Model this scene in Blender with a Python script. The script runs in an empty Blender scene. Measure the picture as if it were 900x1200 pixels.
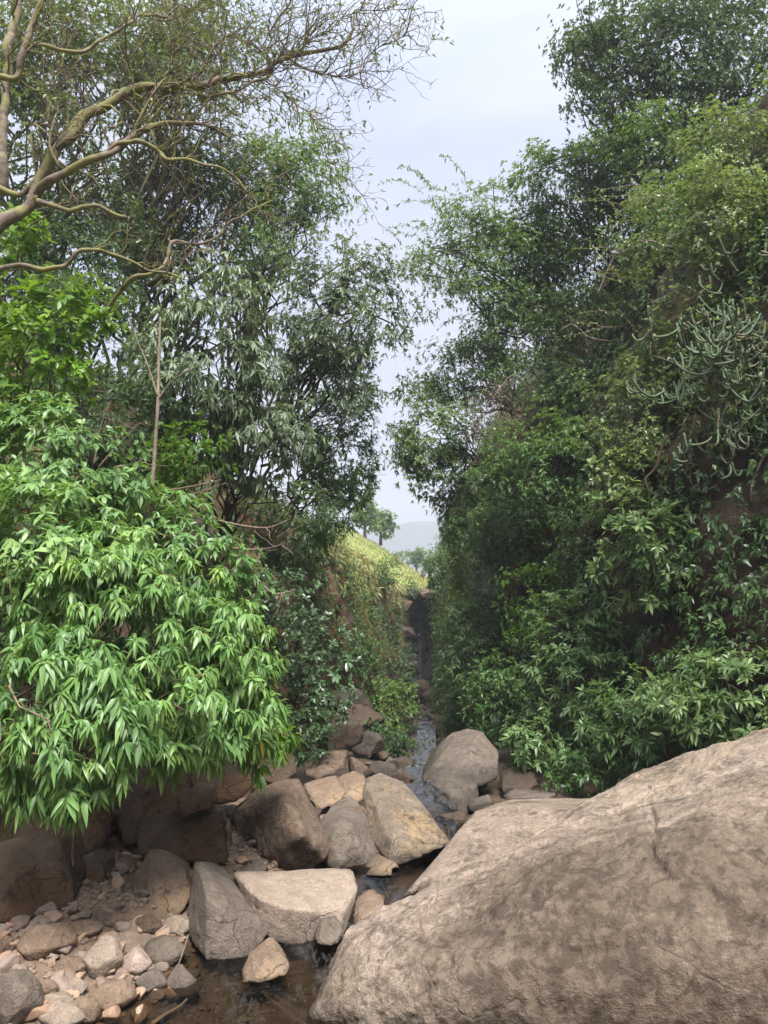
import bpy, bmesh, math
import numpy as np
SC = bpy.context.scene
COL = SC.collection
R = math.radians
F = 26.0 / 36.0 * 1200.0
PITCH = R(4.0)
CAM_Z = 2.3
CP, SP = math.cos(PITCH), math.sin(PITCH)

def P(px, py, Y):
    """world point at depth Y seen at a spot of the 900x1200 photograph"""
    u = (px - 450.0) / F
    v = (600.0 - py) / F
    dy = CP - v * SP
    dz = SP + v * CP
    return np.array([u / dy * Y, Y, CAM_Z + dz / dy * Y])

def mpp(Y):
    return Y / F

# ------------------------------------------------------------------ noise
def _hash(ix, iy, iz, seed):
    h = (ix * 374761393 + iy * 668265263 + iz * 2147483647 + seed * 1274126177) & 0xFFFFFFFF
    h = ((h ^ (h >> 13)) * 1274126177) & 0xFFFFFFFF
    h = ((h ^ (h >> 16)) * 2246822519) & 0xFFFFFFFF
    return ((h ^ (h >> 15)) & 0xFFFFFF) / float(0xFFFFFF) * 2.0 - 1.0

def vnoise(p, seed=0):
    p = np.asarray(p, dtype=np.float64)
    i = np.floor(p).astype(np.int64)
    f = p - i
    f = f * f * f * (f * (f * 6 - 15) + 10)
    x, y, z = i[:, 0], i[:, 1], i[:, 2]
    fx, fy, fz = f[:, 0], f[:, 1], f[:, 2]
    def h(a, b, c): return _hash(x + a, y + b, z + c, seed)
    x00 = h(0,0,0) * (1-fx) + h(1,0,0) * fx
    x10 = h(0,1,0) * (1-fx) + h(1,1,0) * fx
    x01 = h(0,0,1) * (1-fx) + h(1,0,1) * fx
    x11 = h(0,1,1) * (1-fx) + h(1,1,1) * fx
    return (x00 * (1-fy) + x10 * fy) * (1-fz) + (x01 * (1-fy) + x11 * fy) * fz

def fbm(p, seed=0, octaves=4, gain=0.5):
    p = np.asarray(p, dtype=np.float64)
    s = np.zeros(len(p)); a = 1.0; t = 0.0
    for k in range(octaves):
        s += a * vnoise(p * (2.03 ** k) + 17.3 * k, seed + k * 31)
        t += a; a *= gain
    return s / t

def nrm(a):
    a = np.asarray(a, dtype=np.float64)
    return a / np.maximum(np.linalg.norm(a, axis=-1, keepdims=True), 1e-9)

# ------------------------------------------------------------------ meshes
def mesh_from(name, verts, tris, attrs=None, smooth=True):
    verts = np.asarray(verts, dtype=np.float32); tris = np.asarray(tris, dtype=np.int32)
    k = tris.shape[1]
    me = bpy.data.meshes.new(name)
    me.vertices.add(len(verts)); me.vertices.foreach_set('co', verts.ravel())
    me.loops.add(tris.size); me.loops.foreach_set('vertex_index', tris.ravel())
    me.polygons.add(len(tris))
    me.polygons.foreach_set('loop_start', np.arange(0, tris.size, k, dtype=np.int32))
    me.polygons.foreach_set('use_smooth', np.full(len(tris), smooth, dtype=bool))
    me.update(calc_edges=True)
    for an, av in (attrs or {}).items():
        at = me.attributes.new(an, 'FLOAT', 'POINT')
        at.data.foreach_set('value', np.asarray(av, dtype=np.float32))
    me.validate()
    return me

class MB:
    def __init__(self):
        self.v = []; self.t = []; self.a = []; self.n = 0
    def add(self, v, t, a=0.5):
        v = np.asarray(v, dtype=np.float64); t = np.asarray(t, dtype=np.int64)
        self.v.append(v); self.t.append(t + self.n)
        self.a.append(np.broadcast_to(np.asarray(a, dtype=np.float64), (len(v),)))
        self.n += len(v)
    def build(self, name, mat, parent=None, origin=None, smooth=True):
        v = np.concatenate(self.v); t = np.concatenate(self.t); a = np.concatenate(self.a)
        if parent is not None:
            o0 = np.array(wloc(parent))
        elif origin is not None:
            o0 = np.array(origin)
        else:
            o0 = np.zeros(3)
        me = mesh_from(name, v - o0, t, {'tint': a}, smooth)
        me.materials.append(mat)
        o = bpy.data.objects.new(name, me); COL.objects.link(o)
        if parent is not None: o.parent = parent
        else: o.location = o0
        return o

def wloc(o):
    l = np.array(o.location)
    while o.parent is not None:
        o = o.parent; l = l + np.array(o.location)
    return l

def tag(o, label=None, cat=None, group=None, kind=None):
    if label: o['label'] = label
    if cat: o['category'] = cat
    if group: o['group'] = group
    if kind: o['kind'] = kind
    return o

def thing(name, loc, label, cat, group=None):
    o = bpy.data.objects.new(name, None); COL.objects.link(o)
    o.location = tuple(float(c) for c in loc); o.empty_display_size = 0.1
    return tag(o, label, cat, group)

def structure(name, mb, mat):
    o = mb.build(name, mat); o['kind'] = 'structure'; return o

def catmull(pts, n):
    pts = np.asarray(pts, dtype=np.float64)
    m = len(pts)
    q = np.concatenate([2 * pts[:1] - pts[1:2], pts, 2 * pts[-1:] - pts[-2:-1]])
    s = np.linspace(0, m - 1, n); i = np.minimum(s.astype(int), m - 2); t = (s - i)
    t = t.reshape((-1,) + (1,) * (pts.ndim - 1))
    a, b, c, d = q[i], q[i+1], q[i+2], q[i+3]
    return 0.5 * (2*b + (c-a)*t + (2*a-5*b+4*c-d)*t*t + (3*b-a-3*c+d)*t**3)

def grid_tris(nu, nv):
    i = np.arange(nu * nv).reshape(nu, nv)
    a, b, c, d = i[:-1,:-1].ravel(), i[1:,:-1].ravel(), i[1:,1:].ravel(), i[:-1,1:].ravel()
    return np.concatenate([np.stack([a,b,c],1), np.stack([a,c,d],1)])

def grid_normals(g):
    du = np.gradient(g, axis=0); dv = np.gradient(g, axis=1)
    return nrm(np.cross(du, dv))

def tube(mb, pts, rad, sides=5, tint=0.5):
    pts = np.asarray(pts, dtype=np.float64); rad = np.asarray(rad, dtype=np.float64)
    n = len(pts)
    if n < 2: return
    T = nrm(np.gradient(pts, axis=0))
    ref = np.array([0.13, 0.31, 0.94])
    if abs(T.mean(0) @ ref) > 0.85 * np.linalg.norm(T.mean(0)): ref = np.array([0.9, 0.3, 0.1])
    A = nrm(np.cross(T, ref)); B = np.cross(T, A)
    th = np.linspace(0, 2*np.pi, sides, endpoint=False)
    ring = A[:,None,:]*np.cos(th)[None,:,None] + B[:,None,:]*np.sin(th)[None,:,None]
    v = pts[:,None,:] + ring * rad[:,None,None]
    v = v.reshape(-1,3)
    i = np.arange(n*sides).reshape(n, sides); j = np.roll(i, -1, axis=1)
    a,b,c,d = i[:-1].ravel(), j[:-1].ravel(), j[1:].ravel(), i[1:].ravel()
    t = np.concatenate([np.stack([a,b,c],1), np.stack([a,c,d],1)])
    v = np.concatenate([v, pts[:1], pts[-1:]])
    c0, c1 = n*sides, n*sides+1
    t = np.concatenate([t, np.stack([j[0], i[0], np.full(sides, c0)],1), np.stack([i[-1], j[-1], np.full(sides, c1)],1)])
    mb.add(v, t, tint)

# ------------------------------------------------------------------ rocks
_ICO = {}
def ico(level):
    if level not in _ICO:
        bm = bmesh.new(); bmesh.ops.create_icosphere(bm, subdivisions=level, radius=1.0)
        bm.verts.ensure_lookup_table()
        v = np.array([w.co[:] for w in bm.verts]); t = np.array([[w.index for w in f.verts] for f in bm.faces])
        bm.free(); _ICO[level] = (nrm(v), t)
    return _ICO[level]

def hull_planes(pts):
    bm = bmesh.new()
    for p in pts: bm.verts.new(p)
    bmesh.ops.convex_hull(bm, input=bm.verts)
    bm.normal_update()
    c = np.asarray(pts).mean(0)
    N, D = [], []
    for f in bm.faces:
        n = np.array(f.normal[:]); d = n @ (np.array(f.verts[0].co[:]) - c)
        if f.calc_area() < 1e-7: continue
        if d < 0: n, d = -n, -d
        if any(n @ m > 0.985 for m in N): continue
        N.append(n); D.append(max(d, 0.01))
    bm.free()
    return c, np.array(N), np.array(D)

def rock_verts(pts, level=5, sharp=26, rough=0.03, seed=0, cuts=5):
    """a weathered angular stone: the rounded hull of pts, chipped and pitted"""
    pts = np.asarray(pts, dtype=np.float64)
    c, N, D = hull_planes(pts)
    rs = np.random.default_rng(seed + 991)
    size = np.sqrt(((pts - c)**2).sum(1)).mean()
    if cuts:
        n = nrm(rs.normal(size=(cuts, 3)))
        sup = (n @ (pts - c).T).max(1)
        N = np.concatenate([N, n]); D = np.concatenate([D, sup * rs.uniform(0.80, 0.95, cuts)])
    v, t = ico(level)
    q = np.maximum(v @ N.T, 0) / D[None]
    # planes wobble a little so that no face is dead flat
    wob = np.stack([vnoise(v * 2.3 + 5.1 * k, seed + k) for k in range(min(len(D), 10))], 1)
    q[:, :wob.shape[1]] *= 1 + 0.035 * wob
    sharp = sharp*3.2
    r = (q ** sharp).sum(1) ** (-1.0 / sharp)
    p = v * r[:, None]
    f = p / size
    st = fbm(f * 1.9 + seed * 1.3, seed + 21, 3) * 5.0           # broken, stepped faces
    st = (np.floor(st) + np.clip((st - np.floor(st)) * 5 - 2, 0, 1)) / 5.0
    disp = rough * (1.6 * st + .6 * fbm(f * 2.2 + seed, seed, 4) + 0.6 * fbm(f * 7 + seed, seed + 3, 4))
    cr = np.abs(fbm(f * 1.7 + 3.3, seed + 11, 3)); disp -= rough * 1.2 * np.exp(-(cr / 0.025) ** 2)
    p = p * (1 + disp[:, None])
    return p + c, t, c

def rock_obj(name, pts, mat, label, cat='rock', group=None, level=5, sharp=26, rough=0.03, seed=0, cuts=5, tint=None):
    v, t, c = rock_verts(pts, level, sharp, rough, seed, cuts)
    mb = MB(); mb.add(v, t, np.random.default_rng(seed).random() if tint is None else tint)
    base = np.array([c[0], c[1], v[:, 2].min()])
    o = mb.build(name, mat, origin=base)
    return tag(o, label, cat, group)

def sil(poly, depth, back=0.72, inner=(), drop=0.12):
    """hull points for a rock: outline (px, py, Y) in front, smaller copy behind"""
    f = np.array([P(*q) for q in poly]); g = np.array([P(*q) for q in inner]) if len(inner) else np.zeros((0,3))
    c = f.mean(0)
    b = c + (f - c) * back + np.array([0, depth, 0])
    b[:, 2] -= drop * (f[:, 2].max() - f[:, 2].min())
    return np.concatenate([f, g, b])

# ------------------------------------------------------------------ leaves
def leaf_template(kind):
    if kind == 'lo':
        v = np.array([[0,0,0],[.45,.5,.10],[.5,0,0],[.45,-.5,.10],[1,0,0]], dtype=float)
        t = np.array([[0,2,1],[2,4,1],[0,3,2],[3,4,2]])
    elif kind == 'ov':
        v = np.array([[0,0,0],[.25,.42,.1],[.3,0,0],[.25,-.42,.1],[.65,.42,.08],[.65,0,0],[.65,-.42,.08],[1,0,0]], dtype=float)
        t = np.array([[0,2,1],[2,5,4],[2,4,1],[5,7,4],[0,3,2],[3,6,5],[3,5,2],[6,7,5]])
    else:
        v = np.array([[0,0,0],[.12,.06,0],[.12,-.06,0],[.38,.5,.12],[.4,0,0],[.38,-.5,.12],[.68,.38,.09],[.7,0,0],[.68,-.38,.09],[1,0,-.02]], dtype=float)
        t = np.array([[0,2,1],[1,4,3],[1,2,4],[2,5,4],[4,7,6],[4,6,3],[7,9,6],[4,5,8],[4,8,7],[7,8,9]])
    return v, t

def add_leaves(mb, pos, d, up, L, W, droop, tint, kind='lo', rs=None):
    n = len(pos)
    if n == 0: return
    tv, tt = leaf_template(kind)
    X = nrm(d); Y = nrm(np.cross(up, X)); Z = np.cross(X, Y)
    L = np.broadcast_to(L, (n,)); W = np.broadcast_to(W, (n,)); droop = np.broadcast_to(droop, (n,))
    v = (pos[:,None,:] + X[:,None,:]*(tv[None,:,0:1]*L[:,None,None])
         + Y[:,None,:]*(tv[None,:,1:2]*W[:,None,None]) + Z[:,None,:]*(tv[None,:,2:3]*W[:,None,None]))
    v[:,:,2] -= (droop*L)[:,None] * tv[None,:,0]**2
    k = len(tv)
    t = (tt[None] + (np.arange(n)*k)[:,None,None]).reshape(-1,3)
    mb.add(v.reshape(-1,3), t, np.repeat(tint, k))

def whorls(mb, tip, ax, k, L, W, spread, droop, rs, kind, tint, back=0.0, grav=0.0):
    """k leaves round the end of every shoot; back = length of shoot that carries them"""
    S = len(tip)
    ax = nrm(ax)
    ref = np.where(np.abs(ax[:,2:3]) > .9, np.array([[1.,0,0]]), np.array([[0,0,1.]]))
    A = nrm(np.cross(ax, ref)); B = np.cross(ax, A)
    ph = rs.random(S) * 6.28; gs = grav * rs.uniform(.1, 1.7, S); ss = rs.uniform(.7, 1.2, S)
    for i in range(k):
        th = ph + i * 2.4 + rs.normal(0, .25, S)
        rad = A*np.cos(th)[:,None] + B*np.sin(th)[:,None]
        sp = spread * rs.uniform(.65, 1.25, S)
        d = ax*np.cos(sp)[:,None] + rad*np.sin(sp)[:,None]
        d = d + rs.normal(0, .1, (S,3)); d[:,2] -= gs*rs.uniform(.7,1.2,S); d = nrm(d)
        f = i / max(k-1, 1)
        pos = tip - ax*(f*back)
        up = nrm(ax*.5 + np.array([0,0,1.])[None]*.6 - d*.2 + rs.normal(0,.25,(S,3)))
        ls = L * ss * rs.uniform(.5, 1.2, S)
        add_leaves(mb, pos, d, up, ls, W*ls/L*rs.uniform(.85,1.15,S), droop*rs.uniform(.5,1.5,S),
                   np.clip(tint + rs.normal(0,.10,S), 0, 1), kind)

def shoots_in_crown(c, rad, nclump, per, rs, up=.35, clump=.34, shell=(.45,1.0), face=None, hang=0.0, lump=.25):
    """shoot tips gathered in clumps through an uneven ellipsoid"""
    c = np.asarray(c); rad = np.asarray(rad, dtype=float)
    d = nrm(rs.normal(size=(nclump,3)))
    if face is not None:
        fd = nrm(np.asarray(face, dtype=float)[None])
        flip = (d @ fd[0]) < -0.35
        d[flip] = d[flip] - 1.3*(d[flip] @ fd[0])[:,None]*fd
        d = nrm(d)
    lum = 1 + lump*vnoise(d*2.1 + c[None], 5)
    r = rs.uniform(shell[0], shell[1], nclump) * lum
    cc = c + d*rad*r[:,None]
    cs = clump*rs.uniform(.6,1.25,nclump)
    e = rs.normal(size=(nclump,per,3)); e = nrm(e)*(rs.random((nclump,per,1))**.45)
    tip = cc[:,None,:] + e*rad*cs[:,None,None]*np.array([1,1,.75])
    ax = nrm(.75*nrm(d*rad)[:,None,:] + .75*e + np.array([0,0,up]) + rs.normal(0,.25,(nclump,per,3)))
    ax[:,:,2] -= hang; ax = nrm(ax)
    ctint = rs.normal(0,.13,nclump)
    return cc, tip, ax, ctint

def wiggle(a, b, n, amp, rs, sag=0.0):
    t = np.linspace(0,1,n)[:,None]
    p = np.asarray(a)*(1-t) + np.asarray(b)*t
    w = np.cumsum(rs.normal(0,1,(n,3)),0); w -= w[0] + (w[-1]-w[0])*t
    ln = np.linalg.norm(np.asarray(b)-np.asarray(a))
    p = p + w*amp*ln/np.sqrt(n)
    p[:,2] -= sag*ln*(4*t*(1-t))[:,0]
    return p
# ------------------------------------------------------------------ materials
def new_mat(name):
    m = bpy.data.materials.new(name); m.use_nodes = True
    nt = m.node_tree; nt.nodes.clear()
    out = nt.nodes.new('ShaderNodeOutputMaterial')
    return m, nt, out

def nd(nt, typ, **kw):
    n = nt.nodes.new(typ)
    for k, v in kw.items():
        if k in n.inputs: n.inputs[k].default_value = v
        else: setattr(n, k, v)
    return n

def ramp(nt, fac, stops, interp='LINEAR'):
    n = nt.nodes.new('ShaderNodeValToRGB'); n.color_ramp.interpolation = interp
    el = n.color_ramp.elements
    el[0].position, el[0].color = stops[0][0], tuple(stops[0][1]) + (1,)
    el[1].position, el[1].color = stops[-1][0], tuple(stops[-1][1]) + (1,)
    for p, c in stops[1:-1]:
        e = el.new(p); e.color = tuple(c) + (1,)
    nt.links.new(fac, n.inputs[0]); return n.outputs[0]

def mixc(nt, fac, a, b, mode='MIX'):
    n = nt.nodes.new('ShaderNodeMix'); n.data_type = 'RGBA'; n.blend_type = mode
    for s, v in ((n.inputs[0], fac), (n.inputs[6], a), (n.inputs[7], b)):
        if hasattr(v, 'is_linked'): nt.links.new(v, s)
        elif isinstance(v, (tuple, list)): s.default_value = tuple(v) + ((1,) if len(v) == 3 else ())
        else: s.default_value = v
    return n.outputs[2]

def noise(nt, vec, scale, detail=5, rough=.6, dist=0.0):
    n = nd(nt, 'ShaderNodeTexNoise'); n.inputs['Scale'].default_value = scale
    n.inputs['Detail'].default_value = detail; n.inputs['Roughness'].default_value = rough
    n.inputs['Distortion'].default_value = dist
    nt.links.new(vec, n.inputs['Vector']); return n.outputs[0]

def mth(nt, op, a, b=0.0, clamp=False):
    n = nt.nodes.new('ShaderNodeMath'); n.operation = op; n.use_clamp = clamp
    for s, v in ((n.inputs[0], a), (n.inputs[1], b)):
        if hasattr(v, 'is_linked'): nt.links.new(v, s)
        else: s.default_value = v
    return n.outputs[0]

def maprange(nt, v, a, b, c=0.0, d=1.0):
    n = nt.nodes.new('ShaderNodeMapRange'); n.clamp = True
    nt.links.new(v, n.inputs[0])
    for i, x in enumerate((a, b, c, d)): n.inputs[i+1].default_value = x
    return n.outputs[0]

def leaf_mat(name, cols, rough=.42, trans=.28, rare=None, spec=.5, gain=1.3):
    cols = [tuple(min(x*gain, .6) for x in c) for c in cols]
    m, nt, out = new_mat(name)
    at = nd(nt, 'ShaderNodeAttribute'); at.attribute_name = 'tint'
    n = len(cols)
    c = ramp(nt, at.outputs['Fac'], [(i/(n-1)*.9+.05, cols[i]) for i in range(n)])
    if rare:
        k = mth(nt, 'GREATER_THAN', at.outputs['Fac'], .985)
        c = mixc(nt, k, c, rare)
    geo = nd(nt, 'ShaderNodeNewGeometry')
    nz = noise(nt, geo.outputs['Position'], 9.0, 2)
    c = mixc(nt, maprange(nt, nz, .3, .7, 0, .25), c, tuple(x*.55 for x in cols[0]))
    # paler underside
    c = mixc(nt, mth(nt, 'MULTIPLY', geo.outputs['Backfacing'], .35), c, tuple(min(1, x*1.5+.02) for x in cols[n//2]))
    b = nd(nt, 'ShaderNodeBsdfPrincipled'); nt.links.new(c, b.inputs['Base Color'])
    b.inputs['Roughness'].default_value = rough; b.inputs['Specular IOR Level'].default_value = spec
    tr = nd(nt, 'ShaderNodeBsdfTranslucent')
    tc = mixc(nt, .5, c, (cols[-1][0]*1.3, cols[-1][1]*1.3, cols[-1][2]*.5)); nt.links.new(tc, tr.inputs['Color'])
    mx = nd(nt, 'ShaderNodeMixShader'); mx.inputs[0].default_value = trans
    nt.links.new(b.outputs[0], mx.inputs[1]); nt.links.new(tr.outputs[0], mx.inputs[2])
    nt.links.new(mx.outputs[0], out.inputs[0]); return m

def bark_mat(name, dark, light, moss=None, mossamt=.0, scale=14):
    m, nt, out = new_mat(name)
    geo = nd(nt, 'ShaderNodeNewGeometry'); p = geo.outputs['Position']
    a = noise(nt, p, scale, 6, .65); b2 = noise(nt, p, scale*.25, 3)
    c = ramp(nt, a, [(.3, dark), (.7, light)])
    if moss:
        k = maprange(nt, b2, .62-mossamt*.35, .72-mossamt*.3)
        c = mixc(nt, k, c, moss)
    b = nd(nt, 'ShaderNodeBsdfPrincipled'); nt.links.new(c, b.inputs['Base Color'])
    b.inputs['Roughness'].default_value = .85
    bp = nd(nt, 'ShaderNodeBump'); bp.inputs['Strength'].default_value = .5; bp.inputs['Distance'].default_value = .02
    nt.links.new(a, bp.inputs['Height']); nt.links.new(bp.outputs[0], b.inputs['Normal'])
    nt.links.new(b.outputs[0], out.inputs[0]); return m

def rock_mat(name, cols, lichen=None, lamt=.5, dark=(.05,.045,.04), damt=.4, ochre=None, oamt=.3, scale=1.0, bump=.5, rough=.85, wet=None, vary=0.0, moss=None, crust_shade=None, cracks=1.0):
    m, nt, out = new_mat(name)
    geo = nd(nt, 'ShaderNodeNewGeometry'); tc = nd(nt, 'ShaderNodeTexCoord')
    p = tc.outputs['Object']
    if vary:
        oi = nd(nt, 'ShaderNodeObjectInfo')
        va = nd(nt, 'ShaderNodeVectorMath'); va.operation = 'ADD'
        nt.links.new(p, va.inputs[0])
        cx = nd(nt, 'ShaderNodeCombineXYZ')
        for i in range(3): nt.links.new(mth(nt, 'MULTIPLY', oi.outputs['Random'], 37.0+i*19), cx.inputs[i])
        nt.links.new(cx.outputs[0], va.inputs[1]); p = va.outputs[0]
    big = noise(nt, p, 1.6*scale, 5, .6, .4); mid = noise(nt, p, 7*scale, 6, .68, .2); fine = noise(nt, p, 38*scale, 5, .72); grain = noise(nt, p, 150*scale, 2, .6)
    f = mth(nt, 'ADD', mth(nt, 'MULTIPLY', big, .5), mth(nt, 'MULTIPLY', mid, .5))
    n = len(cols)
    c = ramp(nt, f, [(.3 + .4*i/(n-1), cols[i]) for i in range(n)])
    c = mixc(nt, 1.0, c, ramp(nt, fine, [(.25, (.55,.55,.55)), (.5, (1,1,1)), (.75, (1.3,1.28,1.25))]), 'MULTIPLY')
    c = mixc(nt, .6, c, ramp(nt, grain, [(.3, (.55,.55,.55)), (.7, (1.35,1.35,1.35))]), 'MULTIPLY')
    if vary:
        c = mixc(nt, vary, c, ramp(nt, oi.outputs['Random'], [(0,(.55,.52,.52)),(.2,(1.25,1.1,.95)),(.4,(.75,.76,.82)),(.6,(1.35,1.22,1.05)),(.8,(1.0,.8,.66)),(1,(1.15,1.12,1.1))], 'CONSTANT'), 'MULTIPLY')
    if ochre:
        k = noise(nt, p, 1.1*scale, 4, .55)
        c = mixc(nt, maprange(nt, k, .6-.25*oamt, .72-.2*oamt, 0, .75), c, ochre)
    # dark weathering patches broken up by finer noise
    k1 = noise(nt, p, 2.3*scale, 7, .72, .5); k2 = noise(nt, p, 22*scale, 4, .7)
    kk = mth(nt, 'ADD', mth(nt, 'MULTIPLY', k1, .65), mth(nt, 'MULTIPLY', k2, .35))
    c = mixc(nt, maprange(nt, kk, .62-.2*damt, .68-.14*damt, 0, .8), c, dark)
    if crust_shade:
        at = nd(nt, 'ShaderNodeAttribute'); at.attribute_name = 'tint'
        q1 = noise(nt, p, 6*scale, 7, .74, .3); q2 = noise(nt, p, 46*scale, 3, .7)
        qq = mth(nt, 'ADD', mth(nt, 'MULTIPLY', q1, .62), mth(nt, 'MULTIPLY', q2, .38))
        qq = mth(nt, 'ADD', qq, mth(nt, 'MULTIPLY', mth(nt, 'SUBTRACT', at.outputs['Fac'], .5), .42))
        c = mixc(nt, maprange(nt, qq, .39, .60, 0, .74), c, crust_shade)
        c = mixc(nt, maprange(nt, mth(nt, 'ADD', mth(nt, 'MULTIPLY', noise(nt, p, 13*scale, 6, .75, .4), .8), mth(nt, 'MULTIPLY', at.outputs['Fac'], .22)), .54, .63, 0, .75), c, tuple(x*.5 for x in crust_shade))
    if lichen:
        k3 = noise(nt, p, 9*scale, 5, .7); k4 = noise(nt, p, 1.2*scale, 2)
        kl = mth(nt, 'ADD', mth(nt, 'MULTIPLY', k3, .6), mth(nt, 'MULTIPLY', k4, .4))
        c = mixc(nt, maprange(nt, kl, .66-.2*lamt, .72-.16*lamt, 0, .7), c, lichen)
    if moss:
        k5 = noise(nt, p, 3.1*scale, 5, .7)
        c = mixc(nt, maprange(nt, k5, .5, .62, 0, .85), c, moss)
    # hairline fractures, broken into lengths
    dn = nd(nt, 'ShaderNodeTexNoise'); dn.inputs['Scale'].default_value = 3*scale; dn.inputs['Detail'].default_value = 4; nt.links.new(p, dn.inputs['Vector'])
    va2 = nd(nt, 'ShaderNodeVectorMath'); va2.operation = 'MULTIPLY_ADD'
    nt.links.new(dn.outputs[1], va2.inputs[0]); va2.inputs[1].default_value = (.35/scale,)*3; nt.links.new(p, va2.inputs[2])
    vo = nd(nt, 'ShaderNodeTexVoronoi'); vo.feature = 'DISTANCE_TO_EDGE'; vo.inputs['Scale'].default_value = 1.5*scale; nt.links.new(va2.outputs[0], vo.inputs['Vector'])
    cm = maprange(nt, noise(nt, p, 1.7*scale, 3), .50, .60)
    ck = mth(nt, 'MULTIPLY', maprange(nt, vo.outputs['Distance'], .002, .013, 1, 0), cm)
    c = mixc(nt, mth(nt, 'MULTIPLY', ck, .55*cracks), c, (.03,.024,.02))
    b = nd(nt, 'ShaderNodeBsdfPrincipled')
    if wet:
        sep = nd(nt, 'ShaderNodeSeparateXYZ'); nt.links.new(geo.outputs['Position'], sep.inputs[0])
        wz = mth(nt, 'ADD', sep.outputs[2], mth(nt, 'MULTIPLY', mid, .06))
        k6 = maprange(nt, wz, wet[0], wet[1], 1, 0)
        c = mixc(nt, mth(nt, 'MULTIPLY', k6, .65), c, (.028,.022,.018))
        rr = maprange(nt, k6, 0, 1, rough, .3); nt.links.new(rr, b.inputs['Roughness'])
    else:
        b.inputs['Roughness'].default_value = rough
    nt.links.new(c, b.inputs['Base Color']); b.inputs['Specular IOR Level'].default_value = .3
    h = mth(nt, 'ADD', mth(nt, 'MULTIPLY', mid, .6), mth(nt, 'ADD', mth(nt, 'MULTIPLY', fine, .3), mth(nt, 'MULTIPLY', grain, .07)))
    h = mth(nt, 'SUBTRACT', h, mth(nt, 'MULTIPLY', ck, .2*cracks))
    bp = nd(nt, 'ShaderNodeBump'); bp.inputs['Strength'].default_value = min(1, bump*1.5); bp.inputs['Distance'].default_value = .09/scale
    nt.links.new(h, bp.inputs['Height']); nt.links.new(bp.outputs[0], b.inputs['Normal'])
    nt.links.new(b.outputs[0], out.inputs[0]); return m

def plain_mat(name, col, rough=.8, var=.3, scale=6):
    m, nt, out = new_mat(name)
    geo = nd(nt, 'ShaderNodeNewGeometry')
    a = noise(nt, geo.outputs['Position'], scale, 5, .65)
    c = ramp(nt, a, [(.3, tuple(x*(1-var) for x in col)), (.7, tuple(x*(1+var) for x in col))])
    b = nd(nt, 'ShaderNodeBsdfPrincipled'); nt.links.new(c, b.inputs['Base Color']); b.inputs['Roughness'].default_value = rough
    nt.links.new(b.outputs[0], out.inputs[0]); return m

def water_mat():
    m, nt, out = new_mat('stream_water')
    geo = nd(nt, 'ShaderNodeNewGeometry')
    mp = nd(nt, 'ShaderNodeMapping'); mp.inputs['Scale'].default_value = (1.0, .30, 1.0); mp.inputs['Rotation'].default_value = (0,0,.5)
    nt.links.new(geo.outputs['Position'], mp.inputs['Vector'])
    a = noise(nt, mp.outputs[0], 9, 3, .5, .6); b2 = noise(nt, mp.outputs[0], 30, 3, .5, .3)
    h = mth(nt, 'ADD', a, mth(nt, 'MULTIPLY', b2, .22))
    bp = nd(nt, 'ShaderNodeBump'); bp.inputs['Strength'].default_value = .4; bp.inputs['Distance'].default_value = .045
    nt.links.new(h, bp.inputs['Height'])
    gl = nd(nt, 'ShaderNodeBsdfGlossy'); gl.inputs['Roughness'].default_value = .04; gl.inputs['Color'].default_value = (.9,.93,.95,1)
    tr = nd(nt, 'ShaderNodeBsdfTransparent'); tr.inputs['Color'].default_value = (.56,.51,.44,1)
    fr = nd(nt, 'ShaderNodeFresnel'); fr.inputs['IOR'].default_value = 1.33
    nt.links.new(bp.outputs[0], gl.inputs['Normal']); nt.links.new(bp.outputs[0], fr.inputs['Normal'])
    mx = nd(nt, 'ShaderNodeMixShader'); nt.links.new(fr.outputs[0], mx.inputs[0])
    nt.links.new(tr.outputs[0], mx.inputs[1]); nt.links.new(gl.outputs[0], mx.inputs[2])
    # thin white foam on the far steps; near streaks paint in a sky reflection
    at = nd(nt, 'ShaderNodeAttribute'); at.attribute_name = 'tint'
    df = nd(nt, 'ShaderNodeBsdfDiffuse'); df.inputs['Color'].default_value = (.75,.78,.8,1)
    fz = noise(nt, mp.outputs[0], 26, 5, .7, .8)
    k = mth(nt, 'MULTIPLY', at.outputs['Fac'], maprange(nt, fz, .46, .6))
    m2 = nd(nt, 'ShaderNodeMixShader'); nt.links.new(k, m2.inputs[0])
    nt.links.new(mx.outputs[0], m2.inputs[1]); nt.links.new(df.outputs[0], m2.inputs[2])
    nt.links.new(m2.outputs[0], out.inputs[0]); return m

M = {}
M['boulder'] = rock_mat('boulder_granite', [(.155,.118,.088),(.245,.19,.15),(.37,.30,.25)], dark=(.055,.043,.034), damt=.62, ochre=(.33,.26,.18), oamt=.08, lichen=(.46,.42,.37), lamt=.1, scale=.8, bump=.42, wet=(.02,.14), rough=.8, crust_shade=(.082,.06,.041), cracks=.45)
M['rock_tan'] = rock_mat('tan_rock', [(.12,.08,.055),(.22,.155,.11),(.33,.25,.19)], dark=(.06,.045,.035), damt=.35, ochre=(.33,.225,.125), oamt=.1, scale=1.6, bump=.6, wet=(-.02,.09))
M['rock_ochre'] = rock_mat('ochre_rock', [(.10,.078,.06),(.19,.15,.115),(.30,.235,.18)], dark=(.05,.042,.036), damt=.6, ochre=(.36,.245,.125), oamt=.4, scale=1.4, bump=.6, wet=(-.02,.09))
M['rock_brown'] = rock_mat('brown_rock', [(.075,.05,.036),(.155,.108,.078),(.27,.20,.15)], dark=(.04,.03,.024), damt=.55, scale=1.7, bump=.8, wet=(-.02,.08))
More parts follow.
